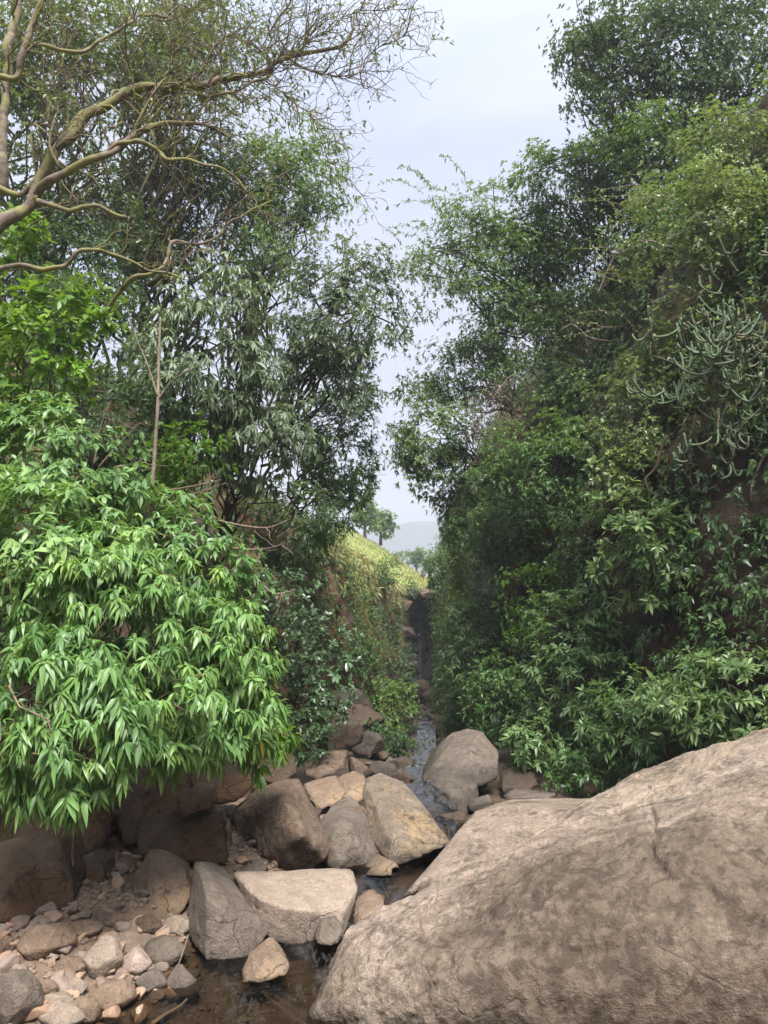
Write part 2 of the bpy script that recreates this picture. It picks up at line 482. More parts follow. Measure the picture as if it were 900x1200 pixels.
M['rock_grey'] = rock_mat('grey_rock', [(.075,.06,.048),(.14,.113,.091),(.24,.195,.16)], dark=(.06,.05,.045), damt=.4, scale=1.8, bump=.6, wet=(-.02,.09))
M['rock_block'] = rock_mat('pale_block_rock', [(.17,.128,.098),(.265,.21,.167),(.37,.30,.245)], dark=(.10,.08,.065), damt=.25, scale=1.8, bump=.45, wet=(.0,.10))
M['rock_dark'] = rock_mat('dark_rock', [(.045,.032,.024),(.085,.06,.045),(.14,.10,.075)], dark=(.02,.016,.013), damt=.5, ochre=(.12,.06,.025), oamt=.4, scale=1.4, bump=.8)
M['pebble'] = rock_mat('pebble_stone', [(.26,.185,.14),(.38,.29,.23),(.47,.375,.31)], dark=(.12,.09,.075), damt=.15, scale=3.0, bump=.4, vary=.8, wet=(-.03,.03))
M['cliff'] = rock_mat('cliff_rock', [(.022,.017,.013),(.05,.034,.024),(.10,.066,.044)], dark=(.012,.010,.009), damt=.6, ochre=(.12,.055,.025), oamt=.5, scale=.7, bump=1.0, moss=(.025,.035,.012))
M['cliff_brown'] = rock_mat('brown_cliff_earth', [(.05,.032,.022),(.11,.068,.044),(.18,.115,.075)], dark=(.02,.016,.012), damt=.45, ochre=(.2,.09,.04), oamt=.5, scale=.8, bump=1.0, moss=(.05,.065,.02))
M['cliff_end_shade'] = rock_mat('shaded_dark_rock_wall', [(.018,.018,.022),(.034,.033,.038),(.065,.062,.066)], dark=(.012,.012,.015), damt=.5, scale=.5, bump=1.0, rough=.7)  # dark rock, with the shade at the gorge end mixed into its colour
M['ground'] = rock_mat('stream_bed_ground', [(.12,.08,.055),(.22,.155,.11),(.33,.245,.18)], dark=(.05,.035,.025), damt=.35, scale=3.2, bump=1.0, wet=(-.05,.03))
M['hill'] = plain_mat('grass_slope', (.17,.20,.05), .9, .35, 2.5)
M['far_hill'] = plain_mat('distant_mountain', (.045,.06,.055), .9, .3, .02)
M['water'] = water_mat()
M['bark'] = bark_mat('mossy_grey_bark', (.045,.032,.022), (.22,.17,.12), (.16,.15,.05), .5)
M['bark_pale'] = bark_mat('pale_bark', (.15,.11,.08), (.32,.26,.20), None)
M['bark_dark'] = bark_mat('dark_bark', (.025,.018,.013), (.08,.06,.045), (.05,.06,.02), .3)
M['twig'] = bark_mat('dry_twig', (.10,.07,.05), (.24,.18,.14), None)
M['root'] = bark_mat('hanging_root', (.09,.055,.035), (.22,.15,.10), None)
M['cactus'] = bark_mat('spurge_stem', (.045,.075,.038), (.125,.18,.10), (.15,.12,.075), .2, 26)
M['leaf_big'] = leaf_mat('broad_drooping_leaf', [(.045,.10,.03),(.08,.165,.046),(.125,.228,.06),(.21,.31,.078)], .42, .3, rare=(.45,.30,.03))
M['leaf_pale'] = leaf_mat('pale_broad_leaf', [(.06,.12,.04),(.10,.19,.06),(.15,.25,.08),(.22,.32,.09)], .42, .28, rare=(.42,.36,.05))
M['leaf_yellow'] = leaf_mat('yellow_green_leaf', [(.035,.085,.012),(.07,.15,.018),(.12,.23,.025),(.20,.31,.035)], .4, .35)
M['leaf_mid'] = leaf_mat('mid_green_leaf', [(.032,.072,.02),(.058,.12,.032),(.10,.172,.045),(.16,.235,.06)], .42, .34)
M['leaf_tree'] = leaf_mat('grey_green_drooping_leaf', [(.05,.08,.04),(.085,.125,.062),(.13,.175,.09),(.19,.235,.125)], .42, .2)
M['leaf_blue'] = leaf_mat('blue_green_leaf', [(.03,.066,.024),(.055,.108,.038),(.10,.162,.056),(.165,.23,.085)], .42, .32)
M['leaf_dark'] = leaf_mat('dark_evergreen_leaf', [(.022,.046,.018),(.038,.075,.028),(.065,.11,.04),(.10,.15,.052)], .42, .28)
M['leaf_olive'] = leaf_mat('olive_leaf', [(.035,.06,.018),(.06,.095,.026),(.10,.14,.036),(.15,.185,.05)], .45, .3)
M['leaf_lime'] = leaf_mat('lime_leaf', [(.055,.085,.03),(.09,.13,.045),(.135,.185,.06),(.20,.26,.08)], .42, .3)
M['leaf_gloss'] = leaf_mat('glossy_leaf', [(.025,.05,.022),(.045,.085,.036),(.07,.12,.055),(.11,.16,.085)], .33, .1, spec=.6)
M['leaf_brown'] = leaf_mat('withered_leaf', [(.06,.045,.03),(.10,.075,.05),(.15,.11,.08),(.2,.16,.12)], .7, .2)
M['grass'] = leaf_mat('hillside_grass', [(.10,.16,.04),(.19,.23,.06),(.30,.28,.11),(.42,.36,.19)], .7, .25, gain=1.0)
M['moss'] = leaf_mat('hanging_moss', [(.06,.09,.02),(.10,.14,.03),(.15,.19,.045),(.21,.24,.07)], .8, .25)
# ------------------------------------------------------------------ the gorge
YK = np.array([-6, 2, 3.5, 4.2, 5.0, 5.6, 6.5, 8, 10, 13, 16, 20, 27, 33, 40, 50.])
XC = np.array([-1.2,-1.1,-.85,-.6,-.25,.1,.25,.4,.5,.70,.9,1.15,1.35,1.6,1.75,1.8])
HW = np.array([.5,.5,.42,.38,.36,.30,.25,.14,.08,.08,.08,.1,.1,.15,.2,.5])
def zw(Y):
    Y = np.asarray(Y, dtype=float)
    return np.where(Y < 6.8, 0.0, -.165*(np.minimum(Y, 42)-6.8))
def gz(x, Y, detail=True):
    x = np.asarray(x, dtype=float); Y = np.asarray(Y, dtype=float)
    xc = np.interp(Y, YK, XC); hw = np.interp(Y, YK, HW)
    d = np.maximum(np.abs(x-xc)-hw, 0)
    rise = np.where(x < xc, np.minimum(d*.24, .20 + d*.02), np.minimum(d*.25, .08+.02*d + .05*np.maximum(Y-8, 0)))
    rise = np.minimum(rise, .6)
    z = zw(Y) - .13 + rise
    if detail:
        p = np.stack([x, Y, 0*x], -1).reshape(-1,3)
        near = ((np.abs(x) < 8) & (Y < 50)).reshape(-1)
        z = z + (near*(.05*fbm(p*2.2, 3, 4) + .02*fbm(p*9, 4, 3))).reshape(z.shape)
    return z
def ground_hit(px, py):
    a, b = 2.0, 40.0
    for _ in range(50):
        m = .5*(a+b); q = P(px, py, m)
        if q[2] > gz(q[0:1], q[1:2])[0]: a = m
        else: b = m
    return P(px, py, a)

xs = np.concatenate([-np.geomspace(2500, 4.6, 30), np.arange(-4.5, 4.5, .035), np.geomspace(4.6, 2500, 30)])
ys = np.concatenate([-np.geomspace(2500, 3, 20), np.arange(-2.5, 2.4, .35), np.arange(2.5, 11, .035), np.arange(11, 46, .25), np.geomspace(47, 2500, 25)])
X, Y = np.meshgrid(xs, ys, indexing='ij')
Z = gz(X.ravel(), Y.ravel()).reshape(X.shape)
mb = MB(); mb.add(np.stack([X, Y, Z], -1).reshape(-1,3), grid_tris(len(xs), len(ys)))
structure('ground', mb, M['ground'])

# water: a strip along the stream, its edges buried in the banks
yy = np.concatenate([np.arange(-3, 3, .2), np.arange(3, 8, .025), np.arange(8, 41, .08)])
ss = np.linspace(-1, 1, 90)
xc = np.interp(yy, YK, XC); hw = np.interp(yy, YK, HW) + np.where(yy < 6.8, 1.3, .12)
X = xc[:,None] + ss[None]*hw[:,None]; Y = np.repeat(yy[:,None], 90, 1); Z = zw(Y)
st = np.where(Y > 7, np.floor((Y+.3*np.sin(X*5))*.6)/.6 - Y, 0)*-.14     # small steps of the stream
Z = Z + st
pp = np.stack([X, Y, 0*X], -1).reshape(-1,3)
q = pp.copy(); q[:,0] = pp[:,0]*.9 + pp[:,1]*.5; q[:,1] = pp[:,1]*.8 - pp[:,0]*.4
fast = np.exp(-((pp[:,1]-4.25)/.55)**2 - ((pp[:,0]+.42)/.40)**2)
Z = Z.ravel() + .010*fbm(q*3.2, 8, 3) + (.004+.03*fast)*fbm(q*np.array([9, 3.6, 1]), 9, 3) + .04*fast*fbm(q*np.array([5.5, 2.4, 1]), 19, 2)
foam_glint = .05*fast*(vnoise(q*np.array([11,3,1]), 4) > .3) + np.where(pp[:,1] > 8, np.clip(-(np.gradient(st, axis=0).ravel())*5, 0, .6), 0)  # near streaks paint the sky's reflection in white; the rest is broken water
mb = MB(); mb.add(np.stack([X.ravel(), Y.ravel(), Z], 1), grid_tris(len(yy), 90)[:, ::-1], np.clip(foam_glint, 0, 1))
structure('water', mb, M['water'])

def wall_sheet(name, rows, segs, mat, ny, seed, amp=1.0, flip=False):
    """rows: list of (Y, profile points (x, z)); one continuous face along the gorge"""
    ys = np.array([r[0] for r in rows], dtype=float)
    prof = np.array([r[1] for r in rows], dtype=float)
    yy = np.linspace(ys[0], ys[-1], ny)
    # smooth along Y
    pr = np.stack([[np.interp(yy, ys, prof[:,i,j]) for j in range(2)] for i in range(prof.shape[1])])   # k,2,ny
    par = np.concatenate([np.linspace(i, i+1, s, endpoint=False) for i, s in enumerate(segs)] + [[len(segs)]])
    x = np.stack([np.interp(par, np.arange(prof.shape[1]), pr[:,0,j]) for j in range(ny)])
    z = np.stack([np.interp(par, np.arange(prof.shape[1]), pr[:,1,j]) for j in range(ny)])
    g = np.stack([x, np.repeat(yy[:,None], len(par), 1), z], -1)
    n = grid_normals(g)
    if flip: n = -n
    f = g.reshape(-1,3)
    far = np.clip(np.abs(f[:,0])/14, 0, 1)
    rid = 1-2*np.abs(fbm(f*np.array([.9,.9,.5]), seed+5, 3))
    d = amp*(.30*fbm(f*.55, seed, 3) + .16*fbm(f*1.9, seed+1, 4) + .06*fbm(f*6.5, seed+2, 3) + .10*rid*(1-far))
    g = (f + n.reshape(-1,3)*d[:,None]).reshape(g.shape)
    mb = MB(); t = grid_tris(ny, len(par))
    mb.add(g.reshape(-1,3), t if not flip else t[:, ::-1])
    structure(name, mb, mat)
    return g, n

LT = [(-6,-4.6,0,-5.0,1.2,.8),(3,-3.2,.1,-3.3,1.2,.8),(6,-2.75,.1,-2.9,1.3,.8),(8,-2.1,0,-2.5,1.6,.8),(10,-1.7,-.4,-2.2,2.0,.9),(13,-1.2,-.9,-1.9,2.6,.9),
      (16,-.8,-1.4,-1.5,2.7,.75),(18,-.6,-1.7,-1.2,2.65,.6),(22,-.25,-2.4,-.8,2.45,.45),(27,.25,-3.3,-.3,2.1,.35),(33,.7,-4.3,.3,1.55,.3),(40,1.15,-5.4,1.0,.95,.28),(41.2,1.5,-5.4,1.4,.9,.25)]
rows = []
for (y0, xb, z0, xt, zt, s) in LT:
    rows.append((y0, [(xb+.1, z0-.8), (xb, z0+.35*(zt-z0)), (xt+.12, zt-.25), (xt-.15, zt), (xt-1.2, zt+1.1*s), (xt-4, zt+4.0*s), (xt-9, zt+8.5*s), (xt-35, zt+12*s), (xt-200, zt+14*s)]))
GL, NL = wall_sheet('cliff_wall_west', rows, [16,40,8,14,24,20,8,4], M['cliff_brown'], 420, 21)
RT = [(-6,7,0),(3,5.6,0),(6,4.0,0),(7,3.45,0),(8,2.95,0),(10,2.45,-.4),(14,2.1,-1),(18,1.95,-1.7),(25,2.0,-3),(33,2.3,-4.3),(40,2.55,-5.4),(46,3.0,-5.4)]
rows = []
for (y0, xb, z0) in RT:
    rows.append((y0, [(xb-.1, z0-.8), (xb+.25, z0+1.3), (xb+.6, 3.4), (xb+1.65, 6.5), (xb+3.4, 9.3), (xb+8, 12), (xb+35, 16), (xb+200, 18)]))
GR, NR = wall_sheet('cliff_wall_east', rows, [28,30,34,26,22,8,4], M['cliff'], 420, 55, flip=True)

# dark rock face that closes the gorge; its near-black colour also holds the shade
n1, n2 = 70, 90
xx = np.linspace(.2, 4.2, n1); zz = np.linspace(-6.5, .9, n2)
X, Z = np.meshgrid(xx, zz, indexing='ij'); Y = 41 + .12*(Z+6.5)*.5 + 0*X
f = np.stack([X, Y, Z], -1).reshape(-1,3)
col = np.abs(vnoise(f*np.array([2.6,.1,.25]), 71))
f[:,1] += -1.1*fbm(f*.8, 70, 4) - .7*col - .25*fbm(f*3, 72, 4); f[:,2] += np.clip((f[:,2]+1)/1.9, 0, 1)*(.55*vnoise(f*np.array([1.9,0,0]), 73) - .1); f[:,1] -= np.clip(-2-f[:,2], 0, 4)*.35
mb = MB(); mb.add(f, grid_tris(n1, n2)); structure('gorge_end_rock_face', mb, M['cliff_end_shade'])

# grassy slope above it
xx = np.linspace(-34, 9, 150); ys2 = np.linspace(39.5, 95, 110)
X, Y = np.meshgrid(xx, ys2, indexing='ij')
ridge = 62 + 2*np.sin(X*.3)
Z = .78 + .012*(Y-40) + .66*np.maximum(2.6 - X + .035*(Y-40), 0)*np.clip((Y-38)/12, .25, 1.0) - .3*np.maximum(Y-ridge, 0)
Z = np.minimum(Z, 5.0 + .12*np.sin(X*1.3))
f = np.stack([X, Y, Z], -1).reshape(-1,3); f[:,2] += .5*fbm(f*.35, 80, 4)*np.clip((f[:,1]-40)/4, 0, 1)
GH = f.reshape(X.shape + (3,))
mb = MB(); mb.add(f, grid_tris(150, 110)); structure('hill_slope', mb, M['hill'])

# far mountain
xx = np.linspace(-500, 900, 120); ys2 = np.linspace(700, 1300, 60)
X, Y = np.meshgrid(xx, ys2, indexing='ij')
Z = -20 + 60*np.exp(-((X-30)/130)**2)*np.exp(-((Y-950)/170)**2) + 45*np.exp(-((X-230)/180)**2)*np.exp(-((Y-950)/170)**2)
f = np.stack([X, Y, Z], -1).reshape(-1,3); f[:,2] += 9*fbm(f*.012, 81, 5)
mb = MB(); mb.add(f, grid_tris(120, 60)); structure('mountain', mb, M['far_hill'])
# ------------------------------------------------------------------ the great boulder
CTRL = [
 # front base        face                shoulder            top                 crest
 [(372,1200,3.95), (374,1172,4.02), (384,1142,4.16), (392,1122,4.28), (402,1104,4.42)],
 [(440,1230,3.78), (436,1160,3.88), (438,1100,4.16), (442,1080,4.36), (448,1062,4.62)],
 [(530,1300,3.75), (530,1160,3.72), (540,1058,4.28), (542,1032,4.62), (546,1019,4.92)],
 [(620,1330,3.72),  (620,1150,3.66), (632,1022,4.28), (626,1002,4.75),  (624,990,5.1)],
 [(740,1350,3.66),  (740,1150,3.58), (750,1000,4.15), (742,952,5.1),   (728,915,6.15)],
 [(900,1370,3.55),  (900,1150,3.45), (900,968,4.0),   (900,905,4.9),   (900,855,5.8)],
 [(1120,1400,3.45), (1120,1110,3.35), (1130,925,3.9),  (1130,850,4.8),  (1130,800,5.6)],
 [(1350,1420,3.4), (1350,1150,3.1), (1340,960,3.9),  (1340,890,4.7),  (1340,850,5.5)],
]
cp = np.array([[P(*q) for q in row] for row in CTRL])
cp[:,0,2] = np.minimum(cp[:,0,2], -.05)
b1 = cp[:,4] + np.array([.15,.55,-.35]); b2 = cp[:,4] + np.array([.1,.9,0]); b2[:,2] = -.7
b0 = cp[:,0].copy(); b0[:,2] = -.6; b0[:,1] -= .1
cp = np.concatenate([b0[:,None], cp, b1[:,None], b2[:,None]], 1)
b0 = cp[0] - np.array([.12,0,.3]); b0[:,2] = np.minimum(b0[:,2], -.3)
cp = np.concatenate([b0[None], cp], 0)
NU, NV = 420, 300
g = catmull(cp, NU); g = np.swapaxes(catmull(np.swapaxes(g, 0, 1), NV), 0, 1)
n = grid_normals(g); n = n if n[NU//2, NV//2, 2] > 0 else -n
f = g.reshape(-1,3); nn = n.reshape(-1,3)
rdg = 1-2*np.abs(fbm(f*np.array([1.1,2.4,3.2]), 39, 4))
dsp = .022*rdg + .06*fbm(f*1.3, 31, 4) + .022*fbm(f*4.0, 32, 4) + .014*fbm(f*13, 33, 4) + .006*fbm(f*40, 34, 3)
# pits on the weathered face
pit = vnoise(f*17, 36)*.5 + vnoise(f*9, 37)*.5
dsp -= .02*np.clip(pit-.25, 0, 1)
def seam(pl, w, depth, lift=0.0):
    """a crack along a line on the stone; lift raises the stone above it into a ledge"""
    pts = np.array([f[np.argmin(((proj - np.array(q))**2).sum(1) + 1e4*(vis < 0))] for q in pl])
    pts = catmull(pts, 60)
    pts = pts + .02*np.stack([vnoise(pts*9, k) for k in (1,2,3)], 1)
    dd = np.full(len(f), 9.0); sgn = np.zeros(len(f))
    for a, b in zip(pts[:-1], pts[1:]):
        ab = b-a; t = np.clip(((f-a) @ ab)/(ab @ ab + 1e-9), 0, 1)
        q = a + t[:,None]*ab; e = np.linalg.norm(f-q, axis=1)
        m = e < dd; dd[m] = e[m]; sgn[m] = (f[m,1]-q[m,1])
    fade = 1
    return -depth*np.exp(-(dd/w)**2) + lift*np.where(sgn > 0, np.exp(-(dd/.16)**2), 0)
# where each point of the stone shows in the photograph (only used to lay the cracks)
rel = f - np.array([0,0,CAM_Z]); cy = rel[:,1]*CP + rel[:,2]*SP; cz = -rel[:,1]*SP + rel[:,2]*CP
proj = np.stack([450 + F*rel[:,0]/cy, 600 - F*cz/cy], 1)
vis = np.where(np.arange(len(f)) % NV < NV*0.72, 1, -1)
PX = proj.reshape(NU, NV, 2); GF = f.reshape(NU, NV, 3); DS = np.zeros((NU, NV))
arc = np.concatenate([np.zeros((NU,1)), np.cumsum(np.linalg.norm(np.diff(GF, axis=1), axis=2), 1)], 1)
def ledge(pl, lift, cut, reach=.22, under=.03):
    """a step running along the stone: the rock above overhangs a dark undercut"""
    pl = np.array(pl, dtype=float)
    j0 = np.zeros(NU); ok = np.zeros(NU, bool)
    for i in range(NU):
        x, y = PX[i,:int(NV*.72),0], PX[i,:int(NV*.72),1]
        d = y - np.interp(x, pl[:,0], pl[:,1]) - 3*np.interp(x, pl[:,0], vnoise(np.stack([pl[:,0]*.05, pl[:,1], 0*pl[:,0]],1), 9))
        k = np.where((d[:-1] > 0) & (d[1:] <= 0))[0]
        if len(k) and pl[0,0] < x[k[0]] < pl[-1,0]:
            ok[i] = True; j0[i] = arc[i,k[0]] 
    ii = np.where(ok)[0]
    if not len(ii): return
    jj = np.interp(np.arange(NU), ii, j0[ii]); ker = np.ones(9)/9
    j0 = np.convolve(np.pad(jj, 4, mode='edge'), ker, 'valid') + .012*vnoise(np.stack([np.arange(NU)*.09, 0*jj, 0*jj], 1), 8)
    t = (np.arange(NU)-ii[0])/max(ii[-1]-ii[0], 1); fade = np.clip(np.minimum(t, 1-t)*6, 0, 1)*ok
    e = arc - j0[:,None]
    up = lift*np.clip(e/.03+.5, 0, 1)*np.exp(-np.maximum(e, 0)/reach)
    dn = -cut*np.exp(-((e+under*.5)/under)**2)
    DS[:] += (up+dn)*fade[:,None]
ledge([(665,975),(700,960),(740,937),(800,905)], .022, .02, .15, .02)
ledge([(560,1120),(640,1105),(700,1112),(760,1096)], .012, .014, .2, .03)
dsp += DS.ravel()
dsp += seam([(765,950),(772,975),(762,992),(768,1015),(780,1030)], .013, .045)
dsp += seam([(745,905),(760,925),(790,930),(815,928)], .011, .035, .012)
dsp += seam([(835,1050),(860,1075),(905,1090)], .012, .03)
f2 = f + nn*dsp[:,None]
tri = grid_tris(NU, NV)
# dark lichen crust: thicker below the ledge to paint the flank's shade too, patchy on top
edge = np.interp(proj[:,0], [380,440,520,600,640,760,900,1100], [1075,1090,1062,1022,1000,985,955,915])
crust_shade = np.clip(.5 + (proj[:,1]-edge)/140, .12, .78) + .30*fbm(f*1.6, 61, 3)
crust_shade = np.where(proj[:,0] < 560, crust_shade - .22*np.clip((560-proj[:,0])/120, 0, 1), crust_shade)
mb = MB(); mb.add(f2, tri, np.clip(crust_shade, 0, 1))
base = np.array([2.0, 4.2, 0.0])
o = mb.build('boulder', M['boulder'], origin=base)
tag(o, 'huge smooth whaleback boulder filling the lower right, cracked along its pale top', 'boulder')

# ------------------------------------------------------------------ named rocks
def rk(name, mat, label, poly, depth, inner=(), cat='rock', back=.72, **kw):
    return rock_obj(name, sil(poly, depth, back, inner), M[mat], label, cat, **kw)
rk('flat_boulder','boulder','broad pale slab lying flat behind the left shoulder of the huge boulder', [(462,1062,5.0),(500,1030,5.25),(528,1000,5.6),(560,950,6.3),(600,937,6.8),(640,934,7.0),(700,934,6.8),(690,965,5.7),(630,1000,5.3),(548,1040,5.0)], .25, inner=[(590,985,5.6)], back=.8, cat='boulder', level=6, seed=40, rough=.02, sharp=40, cuts=0, tint=.25)
rk('rock','rock_block','pale flat-topped block standing in the water beside the boulder tip', [(272,1023,5.05),(345,1020,5.12),(414,1021,5.1),(420,1040,4.95),(404,1066,4.72),(338,1076,4.60),(300,1052,4.72),(302,1092,4.72),(338,1112,4.6),(398,1112,4.65)], .15, back=.9, level=6, seed=1, rough=.018, sharp=46, cuts=2)
rk('rock','rock_grey','wedge-shaped grey rock with a sharp ridge, left of the pale flat block', [(227,1009,5.05),(236,1010,5.0),(262,1036,4.9),(300,1068,4.75),(320,1098,4.6),(305,1120,4.5),(240,1124,4.48),(222,1100,4.7),(221,1050,4.95)], .3, inner=[(243,1052,4.55),(250,1035,4.75)], level=6, seed=2, rough=.02, sharp=40, cuts=2)
rk('rock','rock_tan','broad leaning slab behind the wedge-shaped rock', [(178,996,5.4),(195,1000,5.4),(216,1018,5.25),(226,1050,5.05),(208,1078,4.9),(160,1082,4.95),(134,1072,5.15),(150,1035,5.3)], .35, inner=[(175,1030,5.12)], level=6, seed=3, rough=.022, sharp=36, cuts=3)
rk('rock','rock_brown','thin slanting slab propped in the shade left of the broad leaning slab', [(126,999,5.75),(168,1004,5.65),(165,1022,5.55),(148,1045,5.45),(138,1036,5.5)], .2, level=5, seed=4)
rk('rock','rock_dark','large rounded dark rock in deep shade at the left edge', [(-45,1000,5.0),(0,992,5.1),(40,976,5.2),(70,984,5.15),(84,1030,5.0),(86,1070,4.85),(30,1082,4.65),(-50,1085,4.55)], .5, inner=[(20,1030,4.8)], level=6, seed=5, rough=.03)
rk('boulder','rock_brown','big brown angular boulder with a bright slanting ridge, below the hanging leaves', [(275,948,6.25),(300,925,6.35),(330,913,6.4),(350,914,6.3),(372,965,5.95),(386,988,5.85),(384,1012,5.75),(340,1022,5.7),(300,1012,5.9),(276,985,6.15)], .5, inner=[(350,975,5.42),(332,935,5.8),(312,985,5.85)], cat='boulder', level=6, seed=6, rough=.03, sharp=30, cuts=3)
rk('rock','rock_grey','rounded grey-brown rock wedged between the brown boulder and the ochre one', [(368,975,6.3),(380,955,6.5),(405,945,6.55),(428,955,6.45),(448,1000,6.05),(440,1015,5.9),(400,1022,5.75),(380,1018,5.8),(366,1000,6.0)], .45, inner=[(398,975,5.75)], level=6, seed=7, rough=.028)
rk('boulder','rock_ochre','ochre-topped boulder sloping to the pool, its lower flank grey', [(424,930,6.8),(428,914,6.9),(445,905,6.95),(472,916,6.95),(500,948,6.55),(532,993,6.05),(505,1012,5.88),(458,1018,5.82),(436,990,6.1)], .45, inner=[(448,950,6.35),(470,990,5.8)], cat='boulder', level=6, seed=8, rough=.026, sharp=32, cuts=3)
rk('rock','rock_tan','low tan rock lying behind the big brown boulder', [(352,920,7.4),(392,914,7.4),(408,930,7.1),(402,950,6.85),(370,952,6.85)], .4, level=5, seed=9)
rk('rock','rock_tan','small cracked tan rock touching the ochre boulder on its uphill side', [(388,918,7.7),(412,909,7.75),(430,914,7.6),(428,942,7.2),(396,946,7.1)], .4, level=5, seed=10)
rk('boulder','rock_grey','tall brown-grey boulder where the gorge narrows, beside the far stream', [(492,912,8.5),(512,888,8.9),(540,863,9.2),(564,857,9.2),(585,882,8.9),(586,915,8.4),(540,930,8.1),(500,930,8.2)], .9, inner=[(545,895,8.35)], cat='boulder', level=6, seed=11, rough=.022)
rk('rock','rock_grey','dark rock leaning against the foot of the tall brown-grey boulder', [(488,932,8.0),(498,918,8.1),(522,908,8.2),(556,916,8.05),(562,934,7.8),(548,952,7.45),(500,944,7.7)], .4, inner=[(530,926,7.6)], level=5, seed=12, rough=.03)
rk('rock','rock_grey','small dark rock standing at the foot of the pale flat block', [(367,1095,4.62),(376,1078,4.62),(394,1076,4.62),(403,1092,4.55),(395,1108,4.48),(372,1108,4.48)], .12, level=5, seed=14)
rk('rock','rock_tan','lone low rock in midstream with ripples round it', [(280,1142,4.3),(292,1118,4.42),(305,1108,4.48),(322,1109,4.46),(343,1132,4.36),(336,1150,4.22),(290,1152,4.2)], .15, inner=[(312,1125,4.3)], level=5, seed=15, rough=.03)
rk('rock','rock_tan','pinkish rock squeezed between the pale flat block and the huge boulder', [(414,1062,5.05),(428,1052,5.1),(452,1058,5.0),(452,1082,4.75),(424,1092,4.65),(410,1084,4.75)], .25, level=5, seed=16)
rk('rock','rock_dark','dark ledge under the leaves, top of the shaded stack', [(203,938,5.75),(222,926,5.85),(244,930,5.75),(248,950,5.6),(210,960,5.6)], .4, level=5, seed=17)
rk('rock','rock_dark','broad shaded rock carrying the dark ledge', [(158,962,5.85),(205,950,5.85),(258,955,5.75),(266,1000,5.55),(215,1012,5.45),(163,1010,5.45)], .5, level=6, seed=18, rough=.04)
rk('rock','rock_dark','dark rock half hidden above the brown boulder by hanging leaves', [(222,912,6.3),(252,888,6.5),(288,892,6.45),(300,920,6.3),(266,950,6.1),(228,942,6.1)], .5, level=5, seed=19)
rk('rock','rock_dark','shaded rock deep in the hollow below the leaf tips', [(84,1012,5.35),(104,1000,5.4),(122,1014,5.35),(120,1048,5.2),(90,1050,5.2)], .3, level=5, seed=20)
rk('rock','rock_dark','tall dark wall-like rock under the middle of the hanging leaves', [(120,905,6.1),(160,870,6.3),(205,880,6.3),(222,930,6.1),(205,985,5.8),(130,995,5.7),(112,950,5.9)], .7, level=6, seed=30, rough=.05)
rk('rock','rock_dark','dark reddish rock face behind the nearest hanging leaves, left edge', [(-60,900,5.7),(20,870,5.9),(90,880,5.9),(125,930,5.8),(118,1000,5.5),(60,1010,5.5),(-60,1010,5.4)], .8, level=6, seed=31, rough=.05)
rk('rock','rock_brown','brown block seen in the gap between the dark wall-like rock and the brown boulder', [(205,965,6.0),(240,955,6.05),(268,968,6.0),(270,1005,5.75),(230,1015,5.65),(205,1005,5.7)], .4, level=5, seed=32)
rk('rock','rock_brown','upright brown stone between the hollow and the slanting slab', [(114,1046,5.4),(128,1036,5.45),(141,1042,5.4),(138,1068,5.2),(120,1068,5.2)], .2, level=5, seed=21)
rk('rock','rock_brown','small brown rock tucked against the left flank of the brown boulder', [(254,998,6.05),(268,986,6.1),(282,995,6.0),(278,1012,5.85),(258,1012,5.85)], .25, level=5, seed=22)
rk('rock','rock_grey','flat grey stone lying behind the pale flat block', [(272,1014,5.8),(296,1006,5.85),(318,1018,5.6),(300,1026,5.45),(272,1026,5.5)], .25, level=5, seed=23)
rk('rock','rock_brown','tilted grey-brown slab on the far left bank', [(352,908,8.3),(384,880,8.8),(408,880,8.8),(404,900,8.4),(370,920,8.0)], .4, level=5, seed=24)
rk('rock','rock_tan','rounded stone at the pool edge below the ochre boulder', [(428,1008,5.95),(455,1000,6.0),(470,1015,5.75),(458,1028,5.6),(425,1028,5.6)], .25, level=5, seed=25)
rk('rock','rock_brown','brown rock at the foot of the right cliff beside the tall brown-grey boulder', [(588,912,8.6),(604,897,8.9),(626,902,8.8),(634,925,8.3),(606,936,8.1),(588,930,8.2)], .5, level=5, seed=26)
rk('rock','rock_brown','low brown rock under the right cliff bushes', [(632,925,8.3),(660,915,8.5),(684,925,8.3),(680,945,8.0),(640,945,8.0)], .4, level=5, seed=27)
rk('rock','rock_grey','small pale slab lying behind the crest of the huge boulder', [(592,936,7.4),(610,930,7.5),(636,934,7.4),(630,946,7.1),(596,948,7.1)], .3, level=5, seed=28)
